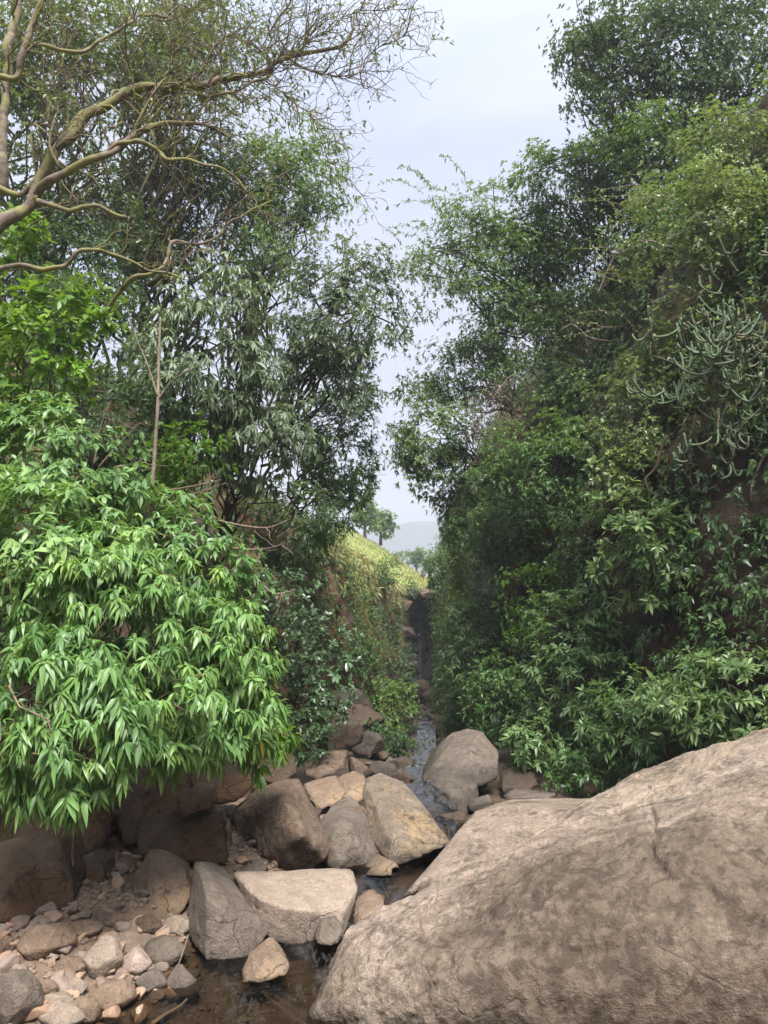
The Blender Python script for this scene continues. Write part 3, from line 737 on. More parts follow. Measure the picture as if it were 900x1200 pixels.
for i, (px, py, Y_, r, lb) in enumerate([
    (362,962,6.75,.16,'brown stone filling the gap behind the big brown boulder'),(418,958,6.55,.13,'grey-brown stone wedged behind the rounded grey-brown rock'),(440,1000,6.1,.10,'small brown stone wedged under the ochre boulder'),
    (350,1000,6.0,.13,'dark stone jammed under the right end of the big brown boulder'),(262,1028,5.6,.12,'brown stone lodged between the wedge-shaped rock and the flat block'),(338,935,7.2,.17,'shaded stone at the end of the hanging fringe'),
    (318,900,7.9,.25,'dark stone behind the hanging fringe on the left bank'),(415,900,8.6,.2,'grey stone behind the ochre boulder, on the left bank'),(448,905,8.9,.17,'low stone between the ochre boulder and the far water'),(470,915,8.4,.15,'flat wet stone beside the far water, just above the ochre boulder'),
    (398,925,8.0,.18,'tan stone topping the heap left of the ochre boulder'),
    (512,956,7.2,.13,'blackish stone below the leaning dark rock'), (534,962,7.0,.15,'dark angular stone next to the huge boulder slab'),
    (524,978,6.7,.11,'small dark stone nearest the pool outlet'), (566,944,7.5,.14,'brown stone between the dark leaning rock and the boulder slab'),
    (500,944,7.6,.10,'wet stone beside the ochre boulder top'), (523,992,6.35,.12,'rounded pale stone at the tip of the ochre boulder'),
    (408,826,14,.45,'squared cliff block, upper one on the left bank steps'), (422,846,13.2,.40,'squared cliff block, lower one on the left bank steps'),
    (398,862,11.5,.38,'mossy block at the foot of the left cliff'), (430,872,12.0,.28,'dark block at the edge of the far stream'),
    (476,712,38,.50,'pale broken rock at the upper left corner of the shaded end wall'),(474,742,36,.55,'jutting rock halfway up beside the shaded end wall'),(479,785,35,.60,'brown rock low down beside the shaded end wall'),
    (487,694,39,.38,'jagged rock capping the shaded end wall'),(500,697,39.4,.42,'second jagged rock on top of the shaded end wall, further right'),(506,815,35,.55,'dark rock at the base of the shaded end wall, right side'),
    (492,806,37,.55,'rounded grey boulder at the foot of the shaded end wall'), (468,898,10.2,.20,'small rock left of the far stream')]):
    rs = np.random.default_rng(100+i); c = P(px, py, Y_)
    pts = c + nrm(rs.normal(size=(16,3)))*r*np.array([1.15,1,.8])
    rock_obj('rock', pts, M[['rock_dark','rock_brown','rock_grey'][i % 3]], lb, 'rock', level=5, seed=200+i)

rs = np.random.default_rng(640)
for i in range(84):
    py = 828 + 100*rs.random()**.8; px = 500 + rs.normal(0, 10 + (py-825)*.22)
    G = ground_hit(px, py); r = rs.uniform(4, 13)*mpp(G[1])
    G[2] = max(G[2], zw(G[1]) - .02); pts = G + np.array([0,0,.35*r]) + nrm(rs.normal(size=(14,3)))*r*np.array([1.2,1,.75])
    rock_obj('stream_stone', pts, M[['rock_brown','rock_grey','rock_tan'][i % 3]], 'wet stone lying in the far stream where the gorge narrows', 'stone', 'stones in the far stream', level=4, seed=700+i)

# ------------------------------------------------------------------ stones of the beach
def stone(bb, mat, label, seed, flat=.0, sharp=9, group=None):
    x0, y0, x1, y1 = bb
    rs = np.random.default_rng(seed)
    G = ground_hit((x0+x1)/2, y1-3); m = mpp(G[1])
    w = (x1-x0)*m/2*1.08; h = max(.42*w, ((y1-y0)*m - .42*2*w*.75)/.9/2)*1.1; d = w*.8
    c = G + np.array([0, d*.75, h*.55])
    pts = c + nrm(rs.normal(size=(18,3)))*np.array([w, d, h])
    pts = np.concatenate([pts, c + np.array([[w,0,0],[-w,0,-.1*h],[0,0,h],[0,-d,0]])])
    return rock_obj('stone', pts, M[mat], label, 'stone', group, level=5, sharp=sharp, rough=.03, seed=seed, cuts=5)
S = [((91,1090,137,1150),'rock_block','tall pale rounded stone in the middle of the stony patch'),((134,1108,175,1149),'pebble','smooth tan stone right of the tall pale stone'),
 ((155,1134,193,1172),'rock_grey','squarish dark grey stone below the smooth tan stone'),((186,1126,231,1184),'rock_grey','long grey stone leaning into the water edge'),
 ((98,1143,152,1194),'rock_tan','broad pinkish stone below the tall pale stone'),((-25,1130,36,1215),'rock_grey','big grey stone cut off by the lower left corner'),
 ((10,1076,77,1130),'rock_tan','wide flat brown stone with a pointed top'),((54,1118,94,1149),'rock_tan','round tan stone left of the tall pale stone'),
 ((68,1143,98,1172),'rock_block','small knobbly cream stone below the round tan stone'),((74,1166,112,1210),'rock_tan','pinkish stone at the bottom edge left of the broad one'),
 ((36,1165,79,1194),'rock_block','low cream stone beside the big grey corner stone'),((35,1146,63,1172),'rock_tan','small tan stone above the low cream stone'),
 ((32,1185,93,1215),'rock_block','long pale stone lying along the bottom edge'),((160,1092,214,1138),'rock_grey','large blue-grey stone in front of the broad leaning slab'),
 ((184,1075,223,1099),'rock_block','flat yellowish stone at the foot of the wedge-shaped rock'),((75,1076,115,1103),'rock_tan','flat brown stone behind the tall pale stone'),
 ((112,1070,143,1090),'rock_tan','thin brown stone below the upright brown stone'),((128,1079,152,1096),'rock_block','small cream stone in front of the thin brown one'),
 ((127,1090,161,1115),'rock_block','long pale stone pointing at the tall pale stone'),((154,1068,186,1102),'rock_brown','spiky brown stone under the broad leaning slab'),
 ((176,1127,196,1147),'rock_block','small cream pebble on the squarish grey stone'),((-10,1095,14,1125),'rock_brown','brown stone at the left edge beside the wide flat stone')]
for i, (bb, mat, lb) in enumerate(S): stone(bb, mat, lb, 300+i, sharp=[12,16,22][i % 3])

protos = []
for i in range(9):
    rs = np.random.default_rng(500+i)
    pts = nrm(rs.normal(size=(14,3)))*np.array([1,.8,.58])*rs.uniform(.8,1.1,(14,1))
    v, t, c = rock_verts(pts, 4, 12, .04, 500+i, 4); me = mesh_from('pebble', v-c, t); me.materials.append(M['pebble']); protos.append(me)
rs = np.random.default_rng(12); cnt = 0
while cnt < 215:
    x = rs.uniform(-3.0, -.75); y = rs.uniform(3.55, 6.4)
    z = gz(np.array([x]), np.array([y]))[0]
    if z < -.07: continue
    r = .024 + .06*rs.random()**1.8
    if z < 0 and rs.random() < .6: continue
    o = bpy.data.objects.new('pebble', protos[rs.integers(9)]); COL.objects.link(o)
    o.location = (x, y, z + r*.25); o.scale = (r*rs.uniform(.8,1.3), r*rs.uniform(.8,1.3), r*rs.uniform(.8,1.2))
    o.rotation_euler = (rs.normal(0,.3), rs.normal(0,.3), rs.uniform(0,6.28))
    tag(o, 'small loose pebble of the stony patch left of the stream', 'pebble', 'pebbles on the stony patch')
    cnt += 1
cnt = 0
while cnt < 80:
    px, py = rs.uniform(0, 232), rs.uniform(1062, 1200)
    if px > 232 - max(0, 1110-py)*.6: continue
    G = ground_hit(px, py); r = rs.uniform(.04, .085)
    o = bpy.data.objects.new('loose_stone', protos[rs.integers(9)]); COL.objects.link(o)
    o.location = (G[0], G[1], G[2] + r*.3); o.scale = (r*rs.uniform(.9,1.35), r*rs.uniform(.8,1.2), r*rs.uniform(.9,1.3))
    o.rotation_euler = (rs.normal(0,.35), rs.normal(0,.35), rs.uniform(0,6.28))
    tag(o, 'fist-sized loose stone heaped on the bank at the lower left', 'stone', 'fist-sized stones on the lower left bank')
    cnt += 1
# fine gravel nobody could count
mb = MB(); v0, t0 = ico(1)
for i in range(5200):
    x = rs.uniform(-3.1, -.6); y = rs.uniform(3.4, 6.6)
    if i > 4400:
        y = rs.uniform(7.5, 38)**1.0; x = np.interp(y, YK, XC) + rs.normal(0, .45)
    z = gz(np.array([x]), np.array([y]))[0]; r = rs.uniform(.007, .026) if i <= 4400 else rs.uniform(.03, .13)
    A = rs.uniform(.7, 1.2, 3)*np.array([1,1,.6])
    vv = v0*(1+.18*rs.normal(size=(len(v0),1)))*A*r
    mb.add(vv + np.array([x, y, z+r*.2]), t0, rs.random())
o = mb.build('gravel', M['pebble'], smooth=False); tag(o, 'fine brown gravel and cobbles along the stream bed', 'gravel', kind='stuff')

# fallen leaves
mb = MB(); n = 240
lx = rs.uniform(-2.9, -.5, n); ly = rs.uniform(3.6, 6.4, n); lz = gz(lx, ly) + .035
ok = lz > .03
pos = np.stack([lx, ly, lz], 1)[ok]; n = len(pos)
add_leaves(mb, pos, np.stack([rs.normal(size=n), rs.normal(size=n), rs.normal(0,.25,n)], 1), np.array([0,0,1.])+rs.normal(0,.3,(n,3)), rs.uniform(.04,.09,n), rs.uniform(.014,.03,n), .1, rs.random(n), 'ov')
o = mb.build('fallen_leaves', M['leaf_brown']); tag(o, 'withered leaves fallen among the stones', 'leaf litter', kind='stuff')
# ------------------------------------------------------------------ shrubs and crowns
def shrub(name, label, cat, c, r, mat, L, W, k=7, cov=3.0, kind='lo', spread=1.0, droop=.25, hang=0.0, up=.35, base=None, group=None,
          seed=0, clump=.34, shell=(.45,1.0), face=(-.2,-1,.2), bark='bark_dark', back=0.0, lump=.25, stems=26, srad=.02, per=None, shape=None, extra=None, tint=.45, grav=.0):
    rs = np.random.default_rng(seed + 4000)
    C = P(*c); m = mpp(c[2])
    rad = np.array([r[0]*m, r[2] if len(r) > 2 else (r[0]+r[1])*.4*m, r[1]*m])
    area = np.pi*rad[0]*rad[2]
    cov = cov*2.3; stems = int(stems*.55); srad = srad*.6
    S = int(np.clip(cov*area/(.6*L*W*k), 30, 22000))
    per = per or int(np.clip(S/60, 5, 20)); ncl = max(6, S//per)
    cc, tip, ax, ct = shoots_in_crown(C, rad, ncl, per, rs, up, clump, shell, face, hang, lump)
    if shape is not None:
        cc2 = shape(cc, C, rad); tip = tip + (cc2-cc)[:,None,:]; cc = cc2
    if base is None:
        side = 1 if C[0] > np.interp(C[1], YK, XC) else -1
        base = C + np.array([side*rad[0]*.6, rad[1]*.5, -rad[2]*.9])
    base = np.asarray(base, dtype=float)
    T = thing(name, base, label, cat, group)
    mb = MB()
    tp = tip.reshape(-1,3); axf = ax.reshape(-1,3); tt = np.repeat(tint + ct, per)
    # higher, outer shoots carry the younger, paler leaves
    whorls(mb, tp, axf, k, L, W, spread, droop, rs, kind, tt, back=back, grav=grav)
    if extra is not None: extra(mb, rs)
    mb.build('foliage', M[mat], T)
    mb = MB(); sel = rs.permutation(len(cc))[:stems]
    hub = base + (C-base)*.45
    for i in range(3 if stems else 0):
        tube(mb, wiggle(base + rs.normal(0,.05,3)*rad, hub + rs.normal(0,.15,3)*rad, 7, .12, rs), np.linspace(srad*1.5, srad, 7), 6)
    for i in sel:
        a = hub + rs.normal(0,.12,3)*rad
        tube(mb, wiggle(a, cc[i], 9, .22, rs, -.06), np.linspace(srad, srad*.3, 9), 5)
        for j in range(min(per, 5)):
            tube(mb, wiggle(cc[i], tip[i,j], 4, .06, rs), np.linspace(srad*.28, srad*.12, 4), 3)
    if stems: mb.build('branches', M[bark], T)
    return T

def sprays(starts, dirs, n, length, mat_leaf, T, rs, L, W, kind='lo', droop=.2, bend=.25, trad=.006, bark='twig', tint=.55, dens=.05, leaf_from=.25):
    """long whippy shoots with leaves along them, sticking out of a crown"""
    for s, d in zip(starts, dirs):
        ml, mt = MB(), MB()
        ln = length*rs.uniform(.6, 1.25); nn = 14
        t = np.linspace(0,1,nn)
        d = nrm(d + rs.normal(0,.18,3)); q = s + d*ln*t[:,None]; q[:,2] -= bend*ln*t**2
        q += np.cumsum(rs.normal(0,.012*ln,(nn,3)),0)
        tube(mt, q, np.linspace(trad, trad*.3, nn), 4)
        nl = int(ln*(1-leaf_from)/dens); u = rs.uniform(leaf_from, 1, nl)
        pos = np.stack([np.interp(u, t, q[:,i]) for i in range(3)], 1)
        dd = nrm(np.array(d)*.5 + nrm(rs.normal(size=(nl,3)))*.9)
        add_leaves(ml, pos, dd, np.array([0,0,1.])+rs.normal(0,.3,(nl,3)), L*rs.uniform(.6,1.1,nl), W*rs.uniform(.7,1.1,nl), droop, np.clip(tint+rs.normal(0,.12,nl),0,1), kind)
        b = mt.build('shoot', M[bark], T); ml.build('shoot_leaves', M[mat_leaf], b)

EAST = 'shrubs clinging to the right cliff'; WEST = 'shrubs on the left bank'
# ---- left bank, near to far
def lean(cc, C, rad):       # the mass slopes down towards the stream
    q = cc.copy(); q[:,2] -= .45*np.clip(cc[:,0]-C[0], -1, 1)*rad[2]/rad[0]*.9
    return q
shrub('drooping_shrub','large bright green shrub with long drooping leaves, overhanging the dark rocks at the stream','shrub',(175,755,4.9),(155,135,.65),'leaf_big',.080,.0245,8,3.4,'hi',1.15,.55,.18,base=(-2.6,5.9,1.0),group=WEST,seed=1,lump=.08,shell=(.6,1.0),clump=.08,per=7,shape=lean,stems=40,bark='bark',tint=.55,face=(.3,-1,.5),grav=.8)
shrub('drooping_shrub','nearest clump of long hanging leaves at the left edge, tips dangling above the dark rock','shrub',(72,838,4.2),(112,112,.45),'leaf_big',.080,.0245,8,3.2,'hi',1.2,.6,.25,base=(-2.9,5.0,1.1),group=WEST,seed=2,lump=.12,shell=(.6,1.0),clump=.17,per=7,stems=30,bark='bark',tint=.45,grav=.8)
shrub('drooping_shrub','low tongue of drooping leaves hanging over the big brown boulder','shrub',(228,815,5.2),(85,72,.45),'leaf_big',.078,.023,8,3.0,'hi',1.1,.6,.25,base=(-2.4,6.0,1.0),group=WEST,seed=3,lump=.15,clump=.18,per=7,shell=(.5,1.0),stems=20,bark='bark',tint=.42,grav=.8)
shrub('drooping_shrub','narrow fringe of thin yellow-green leaves at the right end of the hanging mass','shrub',(316,840,5.7),(32,58,.35),'leaf_yellow',.10,.026,8,2.6,'hi',1.1,.5,.3,base=(-1.9,6.8,1.2),group=WEST,seed=4,stems=16,bark='bark',tint=.42,grav=.8)
shrub('broad_leaf_shrub','pale green shrub with yellowing leaves on the left slope above the hanging clump','shrub',(70,650,5.0),(120,85,.6),'leaf_pale',.092,.036,7,3.0,'ov',1.05,.35,.05,base=(-3.1,5.9,1.8),group=WEST,seed=5,shell=(.6,1.0),stems=24,bark='bark',tint=.5,shape=lean,grav=.55)
shrub('broad_leaf_shrub','mid green shrub on the slope above the right shoulder of the large drooping one','shrub',(205,655,5.8),(95,75,.5),'leaf_big',.085,.029,7,2.8,'ov',1.05,.35,.05,base=(-2.6,6.6,1.7),group=WEST,seed=6,shell=(.6,1.0),stems=20,bark='bark',tint=.4,shape=lean,grav=.55)
shrub('broad_leaf_shrub','soft pale shrub spreading under the bright yellow-green one at the left edge','shrub',(70,545,5.7),(125,70,.5),'leaf_pale',.09,.034,7,2.8,'ov',1.0,.3,.05,base=(-3.6,6.6,2.5),group=WEST,seed=7,shell=(.6,1.0),stems=20,bark='bark',tint=.35,shape=lean,grav=.55)
shrub('yellow_green_shrub','bright yellow-green shrub with oval leaves below the lowest bare bough, left edge','shrub',(55,405,6.4),(88,82,.6),'leaf_yellow',.10,.048,6,3.0,'ov',1.0,.25,.0,base=(-3.9,7.2,3.0),group=WEST,seed=8,shell=(.5,1.0),stems=30,bark='bark',tint=.5)
shrub('yellow_green_shrub','upper tuft of yellow-green leaves behind the forked bare trunk','shrub',(20,285,7.0),(45,40,.4),'leaf_yellow',.09,.042,6,2.6,'ov',1.0,.25,.0,base=(-4.4,7.8,4.2),group=WEST,seed=9,stems=14,bark='bark',tint=.6)
shrub('yellow_green_shrub','small bright green shrub behind the thin sapling','shrub',(225,535,7.6),(48,45,.4),'leaf_yellow',.09,.038,6,2.4,'lo',1.0,.25,.0,base=(-2.7,8.4,2.2),group=WEST,seed=10,stems=14,tint=.3)
shrub('dark_shrub','dark low thicket on the slope between the sapling and the left edge','shrub',(110,400,10.5),(75,95,.7),'leaf_dark',.085,.036,6,1.8,'lo',1.0,.25,.0,base=(-4.6,11.4,3.2),group=WEST,seed=73,stems=20,tint=.5)
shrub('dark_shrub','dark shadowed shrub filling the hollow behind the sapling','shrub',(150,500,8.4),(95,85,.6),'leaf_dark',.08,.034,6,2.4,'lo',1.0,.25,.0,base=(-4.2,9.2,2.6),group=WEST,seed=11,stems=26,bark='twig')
shrub('grey_green_tree','tree with pale drooping grey-green leaves standing behind the sapling','tree',(250,425,8.8),(105,105,.9),'leaf_tree',.125,.036,7,2.7,'lo',1.0,.45,.1,base=(-2.8,9.8,2.6),seed=12,stems=40,srad=.035,lump=.3,clump=.26,tint=.5,grav=.7)
shrub('grey_green_tree','smaller drooping tree with grey-green leaves above the dead arching twigs','tree',(300,525,9.0),(85,62,.7),'leaf_tree',.115,.034,7,2.5,'lo',1.0,.45,.15,base=(-2.5,9.9,1.8),seed=13,stems=26,srad=.028,lump=.3,clump=.28,tint=.42,grav=.7)
shrub('slender_tree','airy blue-green tree leaning out against the sky on the left of the gap','tree',(392,385,11.5),(82,112,.9),'leaf_tree',.10,.032,6,3.2,'lo',1.0,.35,.05,base=(-2.6,12.6,2.8),seed=14,stems=50,srad=.045,lump=.45,clump=.24,shell=(.3,1.05),tint=.3)
shrub('slender_tree','lower boughs of small leaves beside the sky gap, above the mossy cliff','tree',(396,525,12.5),(52,85,.8),'leaf_mid',.085,.03,6,3.2,'lo',1.0,.3,.05,base=(-2.2,13.4,2.6),seed=15,stems=30,srad=.03,lump=.4,clump=.28,tint=.45)
shrub('evergreen_tree','tall dark evergreen behind the bare boughs','tree',(215,250,14),(150,125,1.6),'leaf_dark',.09,.036,6,2.6,'lo',1.0,.25,.0,base=(-5.5,15.6,4.5),seed=16,stems=50,srad=.06,lump=.4,clump=.24,shell=(.3,1.0),tint=.45)
shrub('evergreen_tree','feathery evergreen crown at the right end of the bare boughs','tree',(335,240,13.2),(78,98,1.1),'leaf_mid',.09,.03,6,2.7,'lo',1.0,.3,.0,base=(-3.4,14.5,3.6),seed=17,stems=46,srad=.05,lump=.5,clump=.24,shell=(.3,1.05),tint=.32)
shrub('olive_tree','olive green tree crown behind the top of the bare boughs','tree',(215,75,12.5),(115,105,1.3),'leaf_olive',.08,.028,6,2.6,'lo',1.0,.25,.0,base=(-5,13.6,4.5),seed=18,stems=60,srad=.05,lump=.4,clump=.24,shell=(.25,1.05),tint=.5,bark='bark')
shrub('olive_tree','thin olive crown filling the upper left corner','tree',(60,90,11.5),(100,130,1.2),'leaf_olive',.08,.03,6,2.8,'lo',1.0,.25,.0,base=(-6,12.4,4.5),seed=19,stems=50,srad=.05,lump=.4,clump=.26,shell=(.25,1.05),tint=.38,bark='bark')
shrub('evergreen_tree','dark broad crown low behind the mossy boughs at the left edge','tree',(90,300,12),(110,95,1.2),'leaf_dark',.085,.036,6,2.3,'lo',1.0,.25,.0,base=(-6,13,4.2),seed=20,stems=30,srad=.05,tint=.42)
shrub('dark_shrub','dark shrub hanging over the cliff below the airy tree','shrub',(345,620,10.2),(62,58,.5),'leaf_blue',.08,.03,6,2.2,'lo',1.0,.35,.2,base=(-1.9,11,2.0),group=WEST,seed=21,stems=24,tint=.15,bark='twig')
shrub('hanging_shrub','green shrub at the cliff top just left of the grassy rim','shrub',(385,605,13.5),(38,36,.5),'leaf_mid',.085,.034,6,2.4,'lo',1.0,.3,.1,base=(-1.7,14.2,2.5),group=WEST,seed=22,stems=16,tint=.6)
shrub('glossy_shrub','glossy shrub with silvery shining leaves beside the end of the drooping mass','shrub',(372,790,9.0),(52,62,.5),'leaf_gloss',.085,.036,7,2.0,'ov',1.0,.15,.0,base=(-1.5,9.8,-.1),group=WEST,seed=23,stems=24,tint=.6,lump=.4,shell=(.3,1.05))
shrub('glossy_shrub','dark shrub rooted under the silvery shining one','shrub',(352,850,8.6),(46,42,.4),'leaf_dark',.07,.03,6,2.0,'lo',1.0,.25,.0,base=(-1.4,9.4,-.4),group=WEST,seed=24,stems=16,tint=.4)
shrub('round_bush','rounded fresh green bush beside the stream where the gorge narrows','bush',(459,828,14.5),(29,40,.5),'leaf_mid',.09,.03,7,3.6,'lo',.9,.15,.0,base=(.0,15,-1.6),seed=25,stems=14,tint=.72,lump=.15)
shrub('round_bush','dark bush below the rounded fresh green one','bush',(452,875,13),(34,28,.4),'leaf_blue',.08,.028,7,3.0,'lo',.9,.2,.0,base=(.0,13.4,-1.3),seed=26,stems=12,tint=.2,lump=.2)
shrub('hanging_shrub','small green clump under the silvery shrub, among the bank steps','shrub',(420,770,15),(26,26,.4),'leaf_mid',.07,.03,6,2.4,'lo',1.0,.25,.1,base=(-.9,15.8,-.2),group=WEST,seed=27,stems=10,tint=.35)
shrub('glossy_shrub','leafy shoots catching light just above the silvery shrub','shrub',(330,705,8.2),(48,40,.4),'leaf_gloss',.08,.032,6,1.7,'lo',1.0,.25,.05,base=(-2,8.9,1.0),group=WEST,seed=28,stems=14,tint=.42,lump=.4)

shrub('drooping_shrub','shaded inner leaves behind the middle of the large drooping shrub','shrub',(150,745,5.6),(120,85,.4),'leaf_big',.080,.0245,8,1.6,'lo',1.1,.5,.2,base=(-2.7,6.4,1.0),group=WEST,seed=77,stems=10,bark='bark',tint=.25,grav=.8)
# ---- right cliff
T = shrub('evergreen_tree','dark tree overhanging the top right corner','tree',(800,70,12.5),(140,125,1.4),'leaf_dark',.075,.034,6,2.7,'lo',1.0,.2,.0,base=(6.6,14,8.5),seed=40,stems=60,srad=.06,lump=.4,clump=.24,shell=(.25,1.0),tint=.5)
shrub('evergreen_tree','outer bough of small leaves against the sky in the upper right','tree',(695,70,12.5),(48,85,.7),'leaf_dark',.07,.032,6,1.9,'lo',1.0,.2,.0,base=(5.2,13.4,8.5),seed=41,stems=50,srad=.03,lump=.5,clump=.26,shell=(.2,1.05),tint=.72)
T = shrub('cliff_tree','tree with long feathery shoots reaching left into the sky gap','tree',(592,310,14),(108,88,1.1),'leaf_mid',.085,.030,6,2.5,'lo',1.0,.3,.0,base=(4.3,15,6.5),seed=42,stems=60,srad=.05,lump=.45,clump=.24,shell=(.3,1.0),tint=.4)
rs = np.random.default_rng(77)
st = np.array([P(548+rs.uniform(-55,80), 215+rs.uniform(0,95)*1.7, 14+rs.uniform(-.5,.5)) for _ in range(48)])
dr = np.array([[-.8+rs.uniform(-.3,.5), rs.uniform(-.3,.3), .55+rs.uniform(-.2,.3)] for _ in range(48)])
sprays(st, dr, 48, 1.0, 'leaf_mid', T, rs, .10, .034, droop=.35, bend=.45, tint=.45, dens=.022, leaf_from=.05)
shrub('cliff_shrub','shrub against the sky between the feathery tree and the dark corner tree','shrub',(665,225,13.5),(75,58,.9),'leaf_mid',.08,.032,6,2.6,'lo',1.0,.25,.0,base=(5,14.6,7.5),group=EAST,seed=43,stems=36,srad=.03,lump=.4,clump=.27,tint=.38)
shrub('cliff_shrub','lush green overhang hanging lowest into the gap, tips against the pink sky','shrub',(508,525,14.5),(60,74,.9),'leaf_blue',.095,.036,7,2.8,'lo',1.0,.35,.12,base=(3,15.6,4),face=(-.6,-1,.5),group=EAST,seed=44,stems=36,srad=.03,lump=.35,clump=.26,tint=.62)
shrub('cliff_shrub','dusky shrub above the lush overhang','shrub',(548,440,15),(62,50,.8),'leaf_mid',.08,.03,6,2.4,'lo',1.0,.3,.05,base=(3.6,16,5),face=(-.6,-1,.5),group=EAST,seed=45,stems=30,srad=.03,tint=.35,lump=.3)
shrub('dry_bramble','brownish withered thicket beside the lush overhang','thicket',(598,500,13.3),(58,52,.5),'leaf_brown',.06,.02,5,1.0,'lo',1.1,.3,.1,base=(3.2,14.2,4.2),seed=46,stems=70,srad=.012,bark='twig',tint=.4)
shrub('cliff_shrub','broad dark green shrub in the middle of the right cliff','shrub',(652,550,11.6),(90,72,.8),'leaf_mid',.085,.032,7,2.7,'lo',1.0,.3,.05,base=(3.6,12.6,3.4),face=(-.6,-1,.5),group=EAST,seed=47,stems=36,srad=.025,tint=.3,lump=.3,clump=.28)
shrub('cliff_shrub','shadowed shrub on the cliff face under the withered thicket','shrub',(600,625,12.8),(56,62,.6),'leaf_blue',.08,.03,6,2.5,'lo',1.0,.35,.15,base=(2.9,13.6,2.4),face=(-.6,-1,.5),group=EAST,seed=48,stems=30,srad=.02,tint=.25,lump=.35)
shrub('cliff_shrub','dull grey-green shrub drooping beside the shaded end wall','shrub',(552,742,13.5),(46,56,.6),'leaf_blue',.085,.03,7,2.6,'lo',1.0,.4,.15,base=(2.5,14.4,.5),face=(-.6,-1,.5),group=EAST,seed=49,stems=24,srad=.02,tint=.42,lump=.35)
shrub('cliff_shrub','bright mossy green shrub running down the middle of the cliff','shrub',(640,700,11.5),(46,62,.5),'leaf_yellow',.07,.028,6,2.2,'lo',1.0,.3,.15,base=(2.9,12.2,1.2),face=(-.6,-1,.5),group=EAST,seed=50,stems=20,srad=.02,tint=.15,lump=.35)
shrub('whorled_shrub','tall blue-green shrub with star-like leaf whorls, standing above the leaning dark rock','shrub',(672,800,9.4),(68,88,.7),'leaf_blue',.115,.032,8,2.9,'hi',1.15,.25,.0,base=(2.55,9.9,-.2),group=EAST,seed=51,stems=36,srad=.022,tint=.5,lump=.3,clump=.28,bark='twig')
shrub('whorled_shrub','low star-leaved shrub at the cliff foot right of the tall brown-grey boulder','shrub',(625,872,9.0),(36,40,.4),'leaf_blue',.10,.03,8,2.6,'hi',1.15,.25,.0,base=(2.1,9.5,-.3),group=EAST,seed=52,stems=14,srad=.014,tint=.62,bark='twig')
shrub('whorled_shrub','light green star-leaved shrub overhanging the dark hollow on the right','shrub',(792,640,8.3),(96,74,.6),'leaf_blue',.125,.036,8,2.7,'hi',1.15,.25,.02,base=(4.0,9.0,2.2),group=EAST,seed=53,stems=36,srad=.022,tint=.68,lump=.4,clump=.26,bark='twig')
shrub('whorled_shrub','star-leaved shrub spreading along the crest of the huge boulder, right edge','shrub',(858,818,7.1),(92,62,.5),'leaf_blue',.12,.032,8,3.0,'hi',1.15,.25,.0,base=(3.6,7.6,.3),group=EAST,seed=54,stems=30,srad=.018,tint=.66,lump=.3,clump=.28,bark='twig')
shrub('whorled_shrub','darker star-leaved shrub between the tall one and the boulder crest','shrub',(748,852,7.9),(62,64,.5),'leaf_blue',.115,.03,8,2.7,'hi',1.15,.28,.0,base=(2.9,8.4,.1),group=EAST,seed=55,stems=26,srad=.018,tint=.42,lump=.35,clump=.28,bark='twig')
shrub('small_leaf_shrub','tangled yellow-green shrub of tiny leaves above the spurge cactus','shrub',(835,265,8.4),(98,88,.8),'leaf_lime',.055,.030,5,2.1,'lo',1.1,.15,.0,base=(4.9,9.3,5.2),group=EAST,seed=56,stems=90,srad=.016,tint=.42,lump=.35,clump=.25,bark='twig',shell=(.3,1.05))
T = shrub('small_leaf_shrub','pale twiggy shrub hanging left of the spurge cactus','shrub',(748,480,8.9),(56,90,.6),'leaf_lime',.06,.030,6,2.2,'lo',1.1,.2,.05,base=(4.2,9.7,3.6),group=EAST,seed=57,stems=70,srad=.012,tint=.32,lump=.4,clump=.26,bark='twig')
st = np.array([P(735+rs.uniform(-20,40), 300+rs.uniform(-90,100), 8.9+rs.uniform(-.3,.3)) for _ in range(22)])
dr = np.array([[-.9+rs.uniform(-.2,.5), rs.uniform(-.5,.2), .2+rs.uniform(-.4,.5)] for _ in range(22)])
sprays(st, dr, 22, .75, 'leaf_lime', T, rs, .055, .03, droop=.2, bend=.1, tint=.5, dens=.03, leaf_from=.1, trad=.007)
shrub('small_leaf_shrub','apple-green shrub with fresh leaf tips below the pale twiggy one','shrub',(742,555,8.7),(48,42,.4),'leaf_lime',.085,.040,7,2.2,'ov',1.1,.3,.0,base=(3.7,9.2,3.0),group=EAST,seed=58,stems=24,srad=.012,tint=.55,lump=.35)
shrub('cliff_shrub','dim shrub in the recess between the feathery tree and the pale twiggy shrub','shrub',(690,400,12.5),(70,75,.6),'leaf_dark',.08,.032,6,1.6,'lo',1.0,.3,.1,base=(4.3,13.4,5),group=EAST,seed=59,stems=70,srad=.016,bark='twig',tint=.3,lump=.4)
shrub('cliff_shrub','shaded shrub under the dark corner tree','shrub',(755,185,12),(75,55,.8),'leaf_mid',.075,.03,6,2.2,'lo',1.0,.25,.0,base=(5.4,13,7),group=EAST,seed=60,stems=40,srad=.02,tint=.25,lump=.4)
shrub('whorled_shrub','dark star-leaved shrub in shade at the right edge below the spurge cactus','shrub',(860,565,8.2),(60,48,.5),'leaf_blue',.10,.03,8,2.2,'hi',1.15,.3,.05,base=(4.6,8.9,2.8),group=EAST,seed=61,stems=22,srad=.016,tint=.3,bark='twig')
shrub('cliff_shrub','shrub low on the shaded face between the mossy green shrub and the tall brown-grey boulder','shrub',(590,820,11),(46,58,.5),'leaf_mid',.075,.03,6,2.4,'lo',1.0,.35,.15,base=(2.4,11.6,-.4),face=(-.6,-1,.5),group=EAST,seed=62,stems=20,srad=.016,tint=.25,lump=.35)
